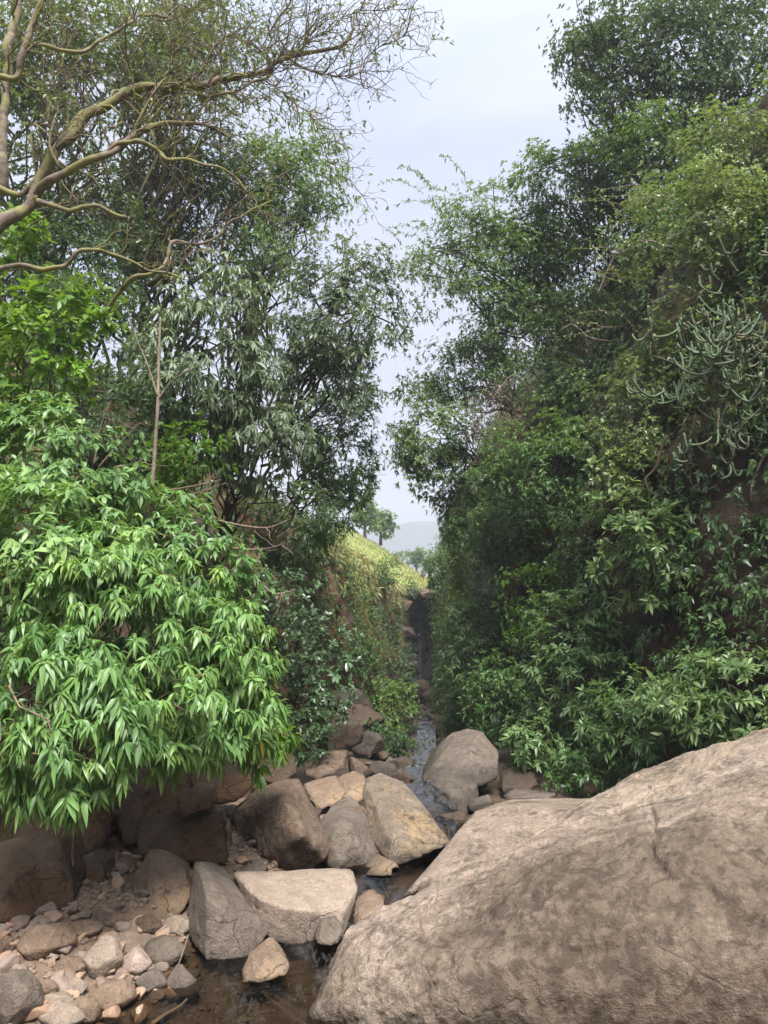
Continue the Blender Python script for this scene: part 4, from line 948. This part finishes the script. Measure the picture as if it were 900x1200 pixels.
shrub('hanging_shrub','hanging clump on the far right wall above the mossy pillar','shrub',(512,668,20),(15,30,.4),'leaf_mid',.08,.03,6,2.6,'lo',1.0,.4,.2,base=(2.0,20.6,2.6),group=EAST,seed=63,stems=8,tint=.5)


shrub('cliff_shrub','leafy shrub between the feathery tree and the lush overhang, set back on the cliff','shrub',(610,400,14.2),(75,70,.8),'leaf_mid',.08,.03,6,2.2,'lo',1.0,.3,.05,base=(4.0,15,5.6),face=(-.6,-1,.5),group=EAST,seed=64,stems=30,tint=.42,lump=.35)
shrub('cliff_shrub','shadowed shrub on the steep face right of the withered thicket','shrub',(690,475,12.2),(60,55,.6),'leaf_dark',.08,.032,6,2.2,'lo',1.0,.3,.1,base=(4.2,13,4.2),face=(-.6,-1,.5),group=EAST,seed=65,stems=24,tint=.55,lump=.35)
shrub('small_leaf_shrub','olive shrub high on the cliff at the right edge, above the tangled yellow-green one','shrub',(860,175,9.2),(75,62,.7),'leaf_lime',.06,.03,6,1.8,'lo',1.1,.2,.0,base=(5.8,10,6.5),group=EAST,seed=66,stems=50,srad=.014,tint=.3,lump=.4,bark='twig')
shrub('small_leaf_shrub','grey-green thicket behind the spurge cactus','shrub',(855,420,8.7),(85,100,.6),'leaf_lime',.06,.028,6,1.9,'lo',1.1,.2,.05,base=(4.9,9.6,3.6),group=EAST,seed=67,stems=60,srad=.012,tint=.12,lump=.35,bark='twig')
shrub('cliff_shrub','shrub in the shade between the dark corner tree and the olive shrub','shrub',(775,270,11),(60,75,.7),'leaf_mid',.075,.03,6,2.0,'lo',1.0,.25,.0,base=(5.4,12,6),group=EAST,seed=68,stems=40,tint=.3,lump=.4)
shrub('cliff_shrub','dark shrub on the cliff right of the mossy green one','shrub',(705,640,10.4),(50,50,.5),'leaf_dark',.08,.032,6,1.8,'lo',1.0,.3,.1,base=(3.4,11,2.4),group=EAST,seed=69,stems=20,tint=.5,lump=.4)
shrub('hanging_shrub','leaves trailing from the lush overhang down the far right wall','shrub',(545,610,14.6),(34,62,.5),'leaf_mid',.085,.034,6,2.6,'lo',1.0,.4,.2,base=(2.7,15.4,3.6),group=EAST,seed=70,stems=14,tint=.42,lump=.35)
shrub('hanging_shrub','low leafy clump at the foot of the mossy pillar','shrub',(545,835,14.8),(28,40,.4),'leaf_mid',.075,.03,6,2.6,'lo',1.0,.35,.1,base=(2.2,15.4,-1.2),group=EAST,seed=71,stems=10,tint=.4,lump=.3)

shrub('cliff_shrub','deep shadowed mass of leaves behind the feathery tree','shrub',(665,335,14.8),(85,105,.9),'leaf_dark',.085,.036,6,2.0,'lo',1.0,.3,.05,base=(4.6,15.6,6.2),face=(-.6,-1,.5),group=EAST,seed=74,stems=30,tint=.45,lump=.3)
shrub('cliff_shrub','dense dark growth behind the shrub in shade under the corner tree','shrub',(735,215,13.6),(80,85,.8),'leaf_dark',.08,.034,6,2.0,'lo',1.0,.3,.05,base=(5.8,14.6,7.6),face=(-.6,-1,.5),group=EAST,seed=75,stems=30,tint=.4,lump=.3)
shrub('cliff_shrub','small dark clump low on the slope between the boulder crest and the low star-leaved shrub','shrub',(690,905,8.3),(46,30,.4),'leaf_mid',.08,.03,6,2.2,'lo',1.0,.3,.05,base=(2.5,8.8,.0),face=(-.6,-1,.5),group=EAST,seed=76,stems=14,tint=.2,lump=.3)

shrub('hanging_shrub','dark clump low on the left wall beside the shaded end wall','shrub',(474,778,26),(14,24,.4),'leaf_dark',.09,.036,6,2.2,'lo',1.0,.4,.2,base=(.6,26.6,-1.4),group=WEST,seed=79,stems=8,tint=.55,lump=.4)

shrub('small_leaf_shrub','sprigs of small green leaves growing through the spurge cactus','shrub',(850,430,7.6),(85,105,.35),'leaf_lime',.05,.026,6,.28,'lo',1.1,.2,.0,base=(3.9,8.2,3.0),group=EAST,seed=80,stems=40,srad=.009,tint=.5,lump=.4,bark='twig',shell=(.2,1.0))

# ---- moss draped in strips on the right wall
def moss_strip(label, pts, w, seed, n=1500, mat='moss'):
    n = int(n*1.2); rs = np.random.default_rng(seed); q = catmull(np.array([P(*a) for a in pts]), 40)
    T = thing('hanging_moss', q[-1], label, 'moss'); mb = MB()
    i = rs.integers(0, 40, n); pos = q[i] + rs.normal(0, 1, (n,3))*np.array([w,w*.8,.08])
    d = np.stack([rs.normal(-.3,.4,n), rs.normal(-.4,.4,n), -np.ones(n)], 1)
    d = d + rs.normal(0,.5,(n,3))
    add_leaves(mb, pos, d, rs.normal(size=(n,3)), rs.uniform(.04,.09,n), rs.uniform(.02,.04,n), .1, np.clip(.5+.25*vnoise(pos*3,seed)+rs.normal(0,.1,n),0,1))
    mb.build('foliage', M[mat], T)
moss_strip('narrow strip of bright green moss hanging from the overhang on the right wall', [(538,575,15.5),(536,620,15.5),(537,665,15.6),(540,700,15.7)], .13, 1, 2200)
moss_strip('mossy pillar of yellowish green at the foot of the far right wall', [(528,700,17),(530,750,17.2),(534,800,17.4),(536,858,17.4)], .24, 2, 4500)
moss_strip('olive moss curtain on the left cliff under the grassy rim', [(402,660,18.3),(404,700,18.2),(410,740,18),(416,780,17.8)], .30, 3, 3600)

# ---- spurge cactus with curved arms
base = P(858, 500, 8.1) + np.array([.25,.35,0])
T = thing('spurge_cactus', base, 'grey-green candelabra spurge with many upcurved arms among the shrubs at the right edge', 'cactus')
rs = np.random.default_rng(5)
for i in range(97):
    mb = MB()
    s = P(858+rs.normal(0,30), 440+rs.normal(0,50), 7.5+rs.uniform(-.3,.45))
    ang = rs.uniform(-.5, 3.6) if rs.random() < .8 else rs.uniform(0,6.28)
    out = nrm(np.array([-math.cos(ang*.5)*1.0+rs.normal(0,.35), -.55+rs.normal(0,.45), -.45+rs.normal(0,.4)]))
    ln = rs.uniform(.22,.55); nn = 26; t = np.linspace(0,1,nn)
    bend = rs.uniform(.3,1.0)
    d = out[None]*(1-t[:,None]*.85) + np.array([0,0,1.])*(t[:,None]*bend*1.5) + np.array([rs.normal(0,.12),rs.normal(0,.12),0])*np.sin(t*6)[:,None]
    q = s + np.cumsum(nrm(d),0)*ln/nn + np.cumsum(rs.normal(0,.0018,(nn,3)),0)
    rr = .0125*(1+.22*np.abs(np.sin(t*ln*30+rs.random()*3)))*np.where(t>.93, 1-(t-.93)/.07*.55, 1)*rs.uniform(.75,1.1)
    tube(mb, q, rr, 5)
    for _ in range(3):
        j = rs.integers(3, 22); o2 = nrm(q[j+1]-q[j] + rs.normal(0,.75,3)); l2 = ln*rs.uniform(.35,.75); t2 = np.linspace(0,1,16)
        d2 = o2[None]*(1-.8*t2[:,None]) + np.array([0,0,1.])*(t2[:,None]*rs.uniform(.2,1.2)) + rs.normal(0,.25,3)
        q2 = q[j] + np.cumsum(nrm(d2),0)*l2/16
        tube(mb, q2, .0098*(1+.2*np.abs(np.sin(t2*l2*30+1)))*np.where(t2>.9, .7, 1), 5)
    mb.build('arm', M['cactus'], T)
mb = MB()
for i in range(14):
    a = P(845+rs.normal(0,35), 500+rs.normal(0,25), 8.1); b = a + np.array([rs.normal(0,.15), rs.normal(0,.1), -rs.uniform(.5,1.1)])
    tube(mb, wiggle(a, b, 10, .08, rs), np.linspace(.018,.006,10), 5)
mb.build('dead_stems', M['root'], T)

# ---- the bare mossy tree
T = thing('bare_tree', (-3.7,5.6,2.4), 'old crooked tree with mossy, nearly leafless boughs reaching across the upper left', 'tree')
rs = np.random.default_rng(9); leafpts = []; leafdir = []
def grow(mb, p, d, length, r, lvl, tort=.34, upw=.0):
    n = max(5, int(length/.07)); q = [p]; st = length/n
    d = nrm(d)
    for i in range(n):
        d = nrm(d + rs.normal(0, tort, 3)*np.array([1,.8,1]) + np.array([.04,0,upw])); q.append(q[-1] + d*st)
    q = np.array(q); rr = np.linspace(r, r*.45 if lvl else r*.3, n+1)
    tube(mb, q, rr, 4 if r < .01 else 6)
    if lvl:
        for i in range(2, n+1):
            if rs.random() < (.42 if lvl > 1 else .5):
                a = nrm(np.cross(d, rs.normal(size=3)))
                dd = nrm(nrm(q[i]-q[i-1])*.7 + a*.9 + np.array([.05,0,.12]))
                grow(mb, q[i], dd, length*rs.uniform(.35,.62), max(rr[i]*.55, .0030), lvl-1, tort, upw)
    else:
        leafpts.append(q[-1]); leafdir.append(d)
def limb(pl, r0, r1, twigs=0, lvl=2, tl=.5, mossy=True, side=(.25,0,.35), start=.25, wob=.045):
    q = np.array([P(*a) for a in pl]); q = catmull(q, 14*len(pl))
    n = len(q); q[1:] += wob*np.stack([vnoise(q[1:]*4.2+k*7, k+40) for k in range(3)], 1)
    rr = np.linspace(r0*.5, r1*.6, n)*(1+.24*vnoise(q*9, 44))
    mb = MB(); tube(mb, q, rr, 9); o = mb.build('bough', M['bark'], T)
    if twigs:
        mb = MB(); few = twigs <= 6
        for i in range(int(twigs*2.0)):
            if few: mb = MB()
            f = rs.uniform(start,1); j = min(int(f*(n-1)), n-2)
            tang = nrm(q[j+1]-q[j]); a = nrm(np.cross(tang, rs.normal(size=3)))
            grow(mb, q[j], nrm(tang*.6 + a*.8 + np.array(side)), tl*rs.uniform(.55,1.2), max(rr[j]*.33,.006), lvl)
            if few: mb.build('twig', M['bark'], o)
        if not few: mb.build('twigs', M['bark'], o)
Y0 = 6.0
limb([(-110,430,5.6),(-40,330,5.7),(0,272,5.8),(39,228,5.9),(72,178,6.0),(103,133,6.1),(150,112,6.2),(189,104,6.3),(233,99,6.4),(278,91,6.5),(311,82,6.6),(345,66,6.7),(383,57,6.8),(411,48,6.9),(418,12,7.0)], .115, .018, 26, 2, .62)
limb([(39,228,5.9),(60,210,5.8),(83,199,5.8),(128,180,5.8),(161,155,5.9),(194,143,6.0),(228,143,6.1),(250,150,6.2),(270,164,6.3)], .07, .018, 12, 2, .5)
limb([(118,186,5.8),(133,169,5.8),(160,168,5.8),(183,172,5.9),(198,190,5.9),(228,194,6.0),(255,197,6.0),(275,207,6.1),(290,224,6.1)], .042, .016, 9, 2, .4)
limb([(-30,212,5.9),(0,219,5.9),(22,225,5.9),(44,216,5.9)], .05, .045)
limb([(40,230,5.8),(58,240,5.7),(78,247,5.7),(98,243,5.7),(117,243,5.7),(130,254,5.7),(147,259,5.7)], .042, .020, 3, 1, .3)
limb([(-60,318,5.6),(0,317,5.6),(30,314,5.6),(52,320,5.6),(72,311,5.6),(90,293,5.6),(110,291,5.6),(128,294,5.7),(152,302,5.7),(168,311,5.7),(190,318,5.7),(217,328,5.7)], .045, .012, 5, 1, .4, start=.5)
limb([(119,372,6.2),(128,355,6.2),(139,340,6.1),(160,325,6.0),(178,317,5.9),(205,290,6.0),(228,283,6.1),(250,275,6.2),(267,261,6.3),(295,248,6.4),(317,236,6.5)], .05, .010, 10, 2, .4, start=.45)
limb([(-40,95,5.7),(0,92,5.7),(20,93,5.7),(26,70,5.7),(33,48,5.7),(44,20,5.7),(58,-20,5.7)], .055, .04, 4, 1, .5)
limb([(30,55,5.7),(55,54,5.8),(83,60,5.8),(100,55,5.9),(111,47,5.9),(135,36,6.0),(150,27,6.0),(163,14,6.1),(180,18,6.2),(192,25,6.2),(203,14,6.3),(208,-10,6.3)], .035, .014, 10, 2, .55)
limb([(5,225,6.2),(6,170,6.2),(5,110,6.3),(8,70,6.3),(14,30,6.4),(20,-20,6.4)], .085, .06, 4, 1, .6)
limb([(225,101,6.4),(240,72,6.5),(255,50,6.5),(270,44,6.6),(294,50,6.6),(311,60,6.7)], .028, .012, 9, 2, .5)
limb([(228,100,6.4),(240,113,6.4),(258,117,6.4),(285,107,6.5),(311,94,6.6),(322,80,6.6),(332,66,6.7),(356,58,6.8)], .03, .014, 12, 2, .6)
limb([(330,70,6.7),(365,82,6.8),(392,92,6.8),(418,85,6.9),(440,60,7.0),(462,48,7.0),(482,42,7.0)], .016, .006, 16, 2, .55, start=.1)
limb([(300,90,6.6),(340,118,6.6),(368,150,6.7),(385,185,6.7),(398,205,6.8)], .013, .004, 14, 2, .45, start=.1, side=(.25,0,-.1))
limb([(345,66,6.7),(372,40,6.7),(400,22,6.8),(440,10,6.9),(478,12,7.0)], .014, .005, 14, 2, .5, start=.1)
limb([(300,60,6.6),(320,30,6.6),(335,0,6.6),(345,-30,6.6)], .014, .006, 10, 2, .5, start=.1)
limb([(160,155,6.1),(175,118,6.1),(196,90,6.2),(205,55,6.2),(222,20,6.3)], .022, .008, 14, 2, .5, start=.1)
limb([(70,200,5.9),(62,160,5.9),(70,120,6.0),(60,85,6.0),(75,50,6.0)], .025, .012, 14, 2, .5, start=.1)
lp = np.array(leafpts); ldr = np.array(leafdir); keep = rs.random(len(lp)) < .6
lp, ldr = lp[keep], ldr[keep]; mb = MB()
for k in range(2):
    add_leaves(mb, lp + rs.normal(0,.012,lp.shape), ldr + rs.normal(0,.5,lp.shape), np.array([0,0,1.])+rs.normal(0,.4,lp.shape), rs.uniform(.03,.065,len(lp)), rs.uniform(.014,.026,len(lp)), .3, rs.random(len(lp)))
mb.build('leaves', M['leaf_olive'], T)
print('bare tree twigs', len(leafpts))

# ---- thin sapling and dead twigs on the left bank
T = thing('sapling', P(180,570,6.8), 'thin bare sapling trunk with a fork, in front of the grey-green tree', 'sapling')
mb = MB(); tube(mb, catmull(np.array([P(178,575,6.8),P(182,520,6.8),P(185,470,6.8),P(186,420,6.9),P(188,372,7.0)]), 40), np.linspace(.020,.010,40), 7); mb.build('trunk', M['bark_pale'], T)
for pl in ([(185,465,6.8),(172,425,6.8),(158,392,6.8),(149,360,6.8)], [(185,468,6.8),(200,448,6.8),(218,436,6.7),(232,428,6.7)]):
    mb = MB(); tube(mb, catmull(np.array([P(*a) for a in pl]), 20), np.linspace(.011,.005,20), 5); mb.build('branch', M['bark_pale'], T)
def dead(label, lines, r=.010, seed=0, tw=3):
    rs2 = np.random.default_rng(seed); T = thing('dead_branch', P(*lines[0][0]), label, 'dead branch')
    for pl in lines:
        mb = MB(); q = catmull(np.array([P(*a) for a in pl]), 22) + .0; tube(mb, q, np.linspace(r, r*.35, 22), 5)
        for _ in range(tw):
            j = rs2.integers(6, 20); e = q[j] + nrm(q[j]-q[j-1] + rs2.normal(0,.6,3))*rs2.uniform(.1,.3); tube(mb, wiggle(q[j], e, 6, .1, rs2), np.linspace(r*.45, r*.2, 6), 4)
        mb.build('branch', M['twig'], T)
dead('pale dead twigs arching out below the small grey-green tree', [[(255,610,7.6),(290,617,7.5),(315,618,7.4),(336,610,7.4)],[(268,642,7.6),(300,644,7.5),(325,640,7.4),(338,630,7.3)]], .012, 1)
dead('long bare twig curving over the right shoulder of the drooping mass', [[(275,675,6.8),(300,678,6.7),(320,695,6.6),(345,692,6.6)],[(285,690,6.8),(300,700,6.7),(310,705,6.7)]], .010, 2)
dead('whitish dead stems leaning on the slope beside the sapling', [[(110,545,6.4),(118,500,6.4),(130,470,6.4)],[(115,548,6.4),(140,520,6.4),(165,495,6.4)],[(135,548,6.4),(165,540,6.4),(182,522,6.4)],[(90,520,6.4),(98,490,6.4),(108,470,6.4)]], .011, 3)
dead('brown dead stems slanting under the grey-green tree', [[(195,575,7.2),(225,570,7.2),(260,562,7.2)],[(200,590,7.2),(230,578,7.2),(265,566,7.1)]], .012, 4)
dead('bundle of bare grey twigs against the sky above the grassy rim', [[(408,585,13),(418,560,13),(426,525,13)],[(405,580,13),(404,550,13),(412,505,13)],[(412,585,13),(430,570,13),(440,548,13)],[(410,580,13),(422,545,13),(432,528,13)]], .012, 5, 8)
dead('bare pinkish branch arching above the dark recess of the right cliff', [[(715,400,9.2),(690,395,9.2),(672,380,9.2),(655,388,9.2)],[(790,290,9),(760,282,9),(735,286,9),(715,300,9)],[(700,345,9.2),(720,300,9.2),(742,282,9.1)]], .011, 6, 5)
dead('grey crooked stems hanging at the right edge below the spurge cactus', [[(905,520,7.4),(890,545,7.4),(880,575,7.4),(885,600,7.4)],[(905,605,7.4),(885,610,7.4),(868,612,7.4)],[(905,500,7.4),(880,512,7.4),(862,505,7.4)]], .014, 7, 2)
dead('thin brown climber looping down the cliff left of the broad dark shrub', [[(575,470,12.5),(600,440,12.5),(620,455,12.5),(640,490,12.5),(655,505,12.5)],[(612,360,13),(606,410,13),(612,440,13)]], .010, 8, 3)
T = thing('hanging_root', P(93,900,4.6), 'thin brown root dangling below the nearest hanging leaves', 'root')
mb = MB(); tube(mb, catmull(np.array([P(85,925,4.8),P(87,965,4.8),P(85,1000,4.82),P(86,1015,4.85)]), 20), np.full(20,.006), 5); mb.build('root', M['root'], T)
T = thing('dry_stick', P(215,1145,4.5), 'thin dry stick leaning from the stones to the foot of the wedge-shaped rock', 'stick')
mb = MB(); tube(mb, catmull(np.array([P(206,1138,4.36),P(213,1120,4.42),P(221,1095,4.6)]), 12), np.full(12,.004), 5); mb.build('stem', M['twig'], T)
T = thing('driftwood', P(195,1195,4.0), 'bleached driftwood branch half in the water at the bottom edge', 'driftwood')
mb = MB(); tube(mb, catmull(np.array([P(178,1200,3.95),P(195,1188,4.05),P(212,1178,4.15),P(226,1162,4.25)]), 20), np.linspace(.012,.005,20), 6); mb.build('stem', M['bark_pale'], T)

# ---- ground cover: creepers on both cliffs, grass on the slope
def creeper(name, label, G, N, n, mat, L, W, seed, thr, ymax, sgn, xlim=9, k=6, zmin=-9, out=.12, cond=None, tint=.4):
    rs = np.random.default_rng(seed)
    A = np.linalg.norm(np.cross(np.gradient(G, axis=0), np.gradient(G, axis=1)), axis=-1)
    f = G.reshape(-1,3); w = A.ravel()*((f[:,1] > 3.2) & (f[:,1] < ymax) & (np.abs(f[:,0]) < xlim) & (f[:,2] > zmin))
    if cond is not None: w = w*cond(f)
    w = w*np.clip((fbm(f*.75, seed, 3)+.5*fbm(f*2.5, seed+1, 3) - thr)*5, 0, 1)
    w = w/np.maximum(f[:,1], 4)**1.0
    cdf = np.cumsum(w); cdf /= cdf[-1]
    i = np.searchsorted(cdf, rs.random(n)); nn = N.reshape(-1,3)[i]
    pos = f[i] + rs.normal(0,.05,(n,3)) + nn*rs.uniform(0, out, n)[:,None]*2
    ax = nrm(nn + np.array([0,0,.1]) + rs.normal(0,.35,(n,3)))
    mb = MB(); sc = np.clip(f[i][:,1]/11, .8, 1.8)
    whorls(mb, pos, ax, k, L*1.0, W, 1.1, .4, rs, 'lo', tint + .25*vnoise(f[i]*1.1, seed+3))
    o = mb.build(name, M[mat]); tag(o, label, 'ground cover', kind='stuff')
wl = lambda f: (f[:,2] < 9)
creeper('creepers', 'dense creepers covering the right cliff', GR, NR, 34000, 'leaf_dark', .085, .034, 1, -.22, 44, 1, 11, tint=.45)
creeper('creepers', 'brighter trailing plants on the right cliff', GR, NR, 14000, 'leaf_mid', .08, .032, 5, .12, 44, 1, 10, tint=.45, out=.2)
creeper('undergrowth', 'low plants on the left slope and cliff', GL, NL, 15000, 'leaf_mid', .085, .034, 2, -.05, 39, -1, 12, tint=.4, cond=lambda f: np.where(f[:,1] > 15.5, .3, 1.0)*((f[:,2] > .9) | (f[:,1] > 11)))
creeper('undergrowth', 'dark shade plants on the left cliff', GL, NL, 9000, 'leaf_dark', .07, .03, 9, .1, 39, -1, 6, tint=.5, cond=lambda f: (f[:,1] > 8.5))
creeper('undergrowth', 'leafy plants covering the near left slope', GL, NL, 12000, 'leaf_pale', .095, .04, 12, -.6, 11, -1, 12, tint=.35, out=.2, cond=lambda f: (f[:,0] < -2.9)*(f[:,2] > 1.15))
# grass tufts
def blades(name, label, pos, L, mat, seed, hang=None):
    rs = np.random.default_rng(seed); n = len(pos); mb = MB()
    d = np.stack([rs.normal(0,.35,n), rs.normal(0,.35,n), np.ones(n)], 1)
    if hang is not None: d = d*(1-hang[:,None]) + hang[:,None]*np.stack([rs.normal(.5,.3,n), rs.normal(-.3,.3,n), rs.normal(-.5,.4,n)],1)
    l = L*rs.uniform(.5,1.2,n)
    add_leaves(mb, pos, d, rs.normal(size=(n,3)), l, l*.16, .35, np.clip(.5+.35*vnoise(pos*.7,seed)+rs.normal(0,.12,n),0,1))
    o = mb.build(name, M[mat]); tag(o, label, 'grass', kind='stuff')
rs = np.random.default_rng(33)
f = GH.reshape(-1,3); m = (f[:,0] > -8) & (f[:,0] < 6) & (f[:,1] < 66); f = f[m]
i = rs.integers(0, len(f), 30000); pos = f[i] + np.stack([rs.uniform(-.25,.25,30000), rs.uniform(-.25,.25,30000), np.full(30000,-.1)],1)
blades('grass', 'sunlit yellow-green grass on the slope at the end of the gorge', pos, .34, 'grass', 34)
# grass along the rim of the left cliff
f = GL.reshape(-1,3); nl = NL.reshape(-1,3)
rim = np.interp(f[:,1], [a[0] for a in LT], [a[4] for a in LT]); xt = np.interp(f[:,1], [a[0] for a in LT], [a[3] for a in LT])
m = (f[:,1] > 16.3) & (f[:,1] < 41) & (f[:,2] > rim-.9) & (f[:,0] > xt-3.5); f = f[m]; rm = rim[m]
i = rs.integers(0, len(f), 34000); hang = np.clip((rm[i]-f[i][:,2]+.1)/.3, 0, .9)
keep = (f[i][:,2] > rm[i]-.25) | (rs.random(len(i)) < .10)
blades('grass', 'dry yellow grass spilling over the rim of the left cliff', (f[i] + rs.normal(0,.05,(len(i),3)))[keep], .24, 'grass', 35, hang[keep])

for i, (px, py, Y_, rx, ry, mat, lb) in enumerate([(452,672,26,16,16,'leaf_mid','small dark bush on the grassy rim, middle of the slope'),(482,690,36,10,10,'leaf_mid','tiny bush at the far end of the grassy rim above the shaded end wall'),(468,655,44,12,9,'leaf_lime','pale green bush high on the grassy slope'),(432,712,21,14,24,'leaf_mid','shrub on the mossy cliff face under the grassy rim'),(462,735,27,10,26,'leaf_olive','thin shrub on the cliff face beside the shaded end wall')]):
    shrub('slope_bush', lb, 'bush', (px,py,Y_), (rx,ry,.5), mat, .11, .045, 6, 2.2, 'lo', 1.0, .2, .05, seed=800+i, stems=6, tint=.4, lump=.4)
# ---- far trees behind the grassy slope
for i, (px, py, Y_, rx, ry, lb) in enumerate([(446,612,62,17,17,'small grey-green tree on the hill crest, left of the sky gap'),(428,600,58,18,22,'hazy tree behind the grassy rim, next to the airy leaning tree'),(488,652,85,14,12,'faint bluish tree beyond the grassy slope'),(503,662,78,10,9,'tiny dark bush at the right end of the grassy skyline')]):
    rs = np.random.default_rng(900+i); C = P(px, py, Y_); m = mpp(Y_)
    b = C - np.array([0,0,ry*m*1.6]); T = thing('distant_tree', b, lb, 'tree'); mb = MB()
    cc, tip, ax, ct = shoots_in_crown(C, (rx*m, rx*m*.8, ry*m), 50, 9, rs, .4, .34, (.3,1.0), None, 0, .4)
    whorls(mb, tip.reshape(-1,3), ax.reshape(-1,3), 6, .32, .13, 1.0, .2, rs, 'lo', np.repeat(.5+ct, 9)); mb.build('crown', M['leaf_mid'], T)
    mb = MB(); tube(mb, wiggle(b, C, 8, .05, rs), np.linspace(.16,.06,8), 6)
    for j in range(14): tube(mb, wiggle(b+(C-b)*rs.uniform(.5,.95), cc[j], 6, .08, rs), np.linspace(.06,.02,6), 4)
    mb.build('trunk', M['bark_dark'], T)
# ------------------------------------------------------------------ sky, sun, camera
SUN_EL, SUN_ROT = R(60), R(166)      # rotation as the sky counts it, clockwise from +Y
W = bpy.data.worlds.new('World'); SC.world = W; W.use_nodes = True
nt = W.node_tree; nt.nodes.clear()
out = nt.nodes.new('ShaderNodeOutputWorld'); bg = nt.nodes.new('ShaderNodeBackground')
sky = nt.nodes.new('ShaderNodeTexSky'); sky.sky_type = 'NISHITA'; sky.sun_disc = False
sky.sun_elevation = SUN_EL; sky.sun_rotation = SUN_ROT; sky.air_density = 1.0; sky.dust_density = 2.0
tc = nt.nodes.new('ShaderNodeTexCoord')
sep = nt.nodes.new('ShaderNodeSeparateXYZ'); nt.links.new(tc.outputs['Generated'], sep.inputs[0])
K = 1.0
cl = ramp(nt, sep.outputs[2], [(0.0,(3.6,3.3,3.6)),(.12,(3.5,3.3,3.7)),(.3,(3.05,3.2,3.9)),(.5,(3.25,3.5,4.3)),(.62,(4.6,4.8,5.5)),(.8,(9.5,9.6,10.2)),(1.0,(15,15,15.4))])
mp = nt.nodes.new('ShaderNodeMapping'); mp.inputs['Scale'].default_value = (1,1,2.2); nt.links.new(tc.outputs['Generated'], mp.inputs[0])
nz = noise(nt, mp.outputs[0], 2.6, 5, .55, .3)
cl = mixc(nt, 1.0, cl, ramp(nt, nz, [(.36,(.80,.86,.99)),(.62,(1.14,1.11,1.07))]), 'MULTIPLY')
c = mixc(nt, .88, sky.outputs[0], cl)
nt.links.new(c, bg.inputs[0]); bg.inputs[1].default_value = .060
nt.links.new(bg.outputs[0], out.inputs[0])

sl = bpy.data.lights.new('sun', 'SUN'); sl.energy = 3.0; sl.angle = R(22); sl.color = (1.0,.96,.89)
so = bpy.data.objects.new('sun', sl); COL.objects.link(so)
from mathutils import Vector
dirv = Vector((math.sin(SUN_ROT)*math.cos(SUN_EL), math.cos(SUN_ROT)*math.cos(SUN_EL), math.sin(SUN_EL)))
so.rotation_euler = dirv.to_track_quat('Z', 'Y').to_euler(); so.location = (0,0,30)

cam = bpy.data.cameras.new('camera'); co = bpy.data.objects.new('camera', cam); COL.objects.link(co)
cam.sensor_fit = 'VERTICAL'; cam.sensor_height = 36; cam.sensor_width = 27; cam.lens = 26; cam.clip_start = .05; cam.clip_end = 6000
co.location = (0,0,CAM_Z); co.rotation_euler = (R(90)+PITCH, 0, 0); SC.camera = co
SC.render.resolution_x = 768; SC.render.resolution_y = 1024

vs = SC.view_settings; SC.display_settings.display_device = 'sRGB'
vs.view_transform = 'Standard'; vs.look = 'None'; vs.gamma = 1.0; vs.use_curve_mapping = False; vs.exposure = 1.85
cy = SC.cycles
cy.max_bounces = 6; cy.diffuse_bounces = 4; cy.glossy_bounces = 2; cy.transmission_bounces = 4; cy.transparent_max_bounces = 8
cy.caustics_reflective = False; cy.caustics_refractive = False; cy.sample_clamp_indirect = 4
cy.use_denoising = True; cy.use_adaptive_sampling = True; cy.adaptive_threshold = .015

# ------------------------------------------------------------------ air
hv = MB(); bx = np.array([[x, y, z] for x in (-700, 1000) for y in (-60, 1350) for z in (-40, 110)], dtype=float)
hv.add(bx, np.array([[0,1,3],[0,3,2],[4,6,7],[4,7,5],[0,4,5],[0,5,1],[2,3,7],[2,7,6],[0,2,6],[0,6,4],[1,5,7],[1,7,3]]))
m, nt, out = new_mat('thin_haze'); v = nt.nodes.new('ShaderNodeVolumePrincipled')
v.inputs['Color'].default_value = (.86,.92,1,1); v.inputs['Density'].default_value = .0016; v.inputs['Anisotropy'].default_value = .2
nt.links.new(v.outputs[0], out.inputs['Volume'])
h = hv.build('haze', m, smooth=False); h['kind'] = 'stuff'; tag(h, 'thin pale blue haze in the distance', 'haze', kind='stuff')
cy.volume_bounces = 0
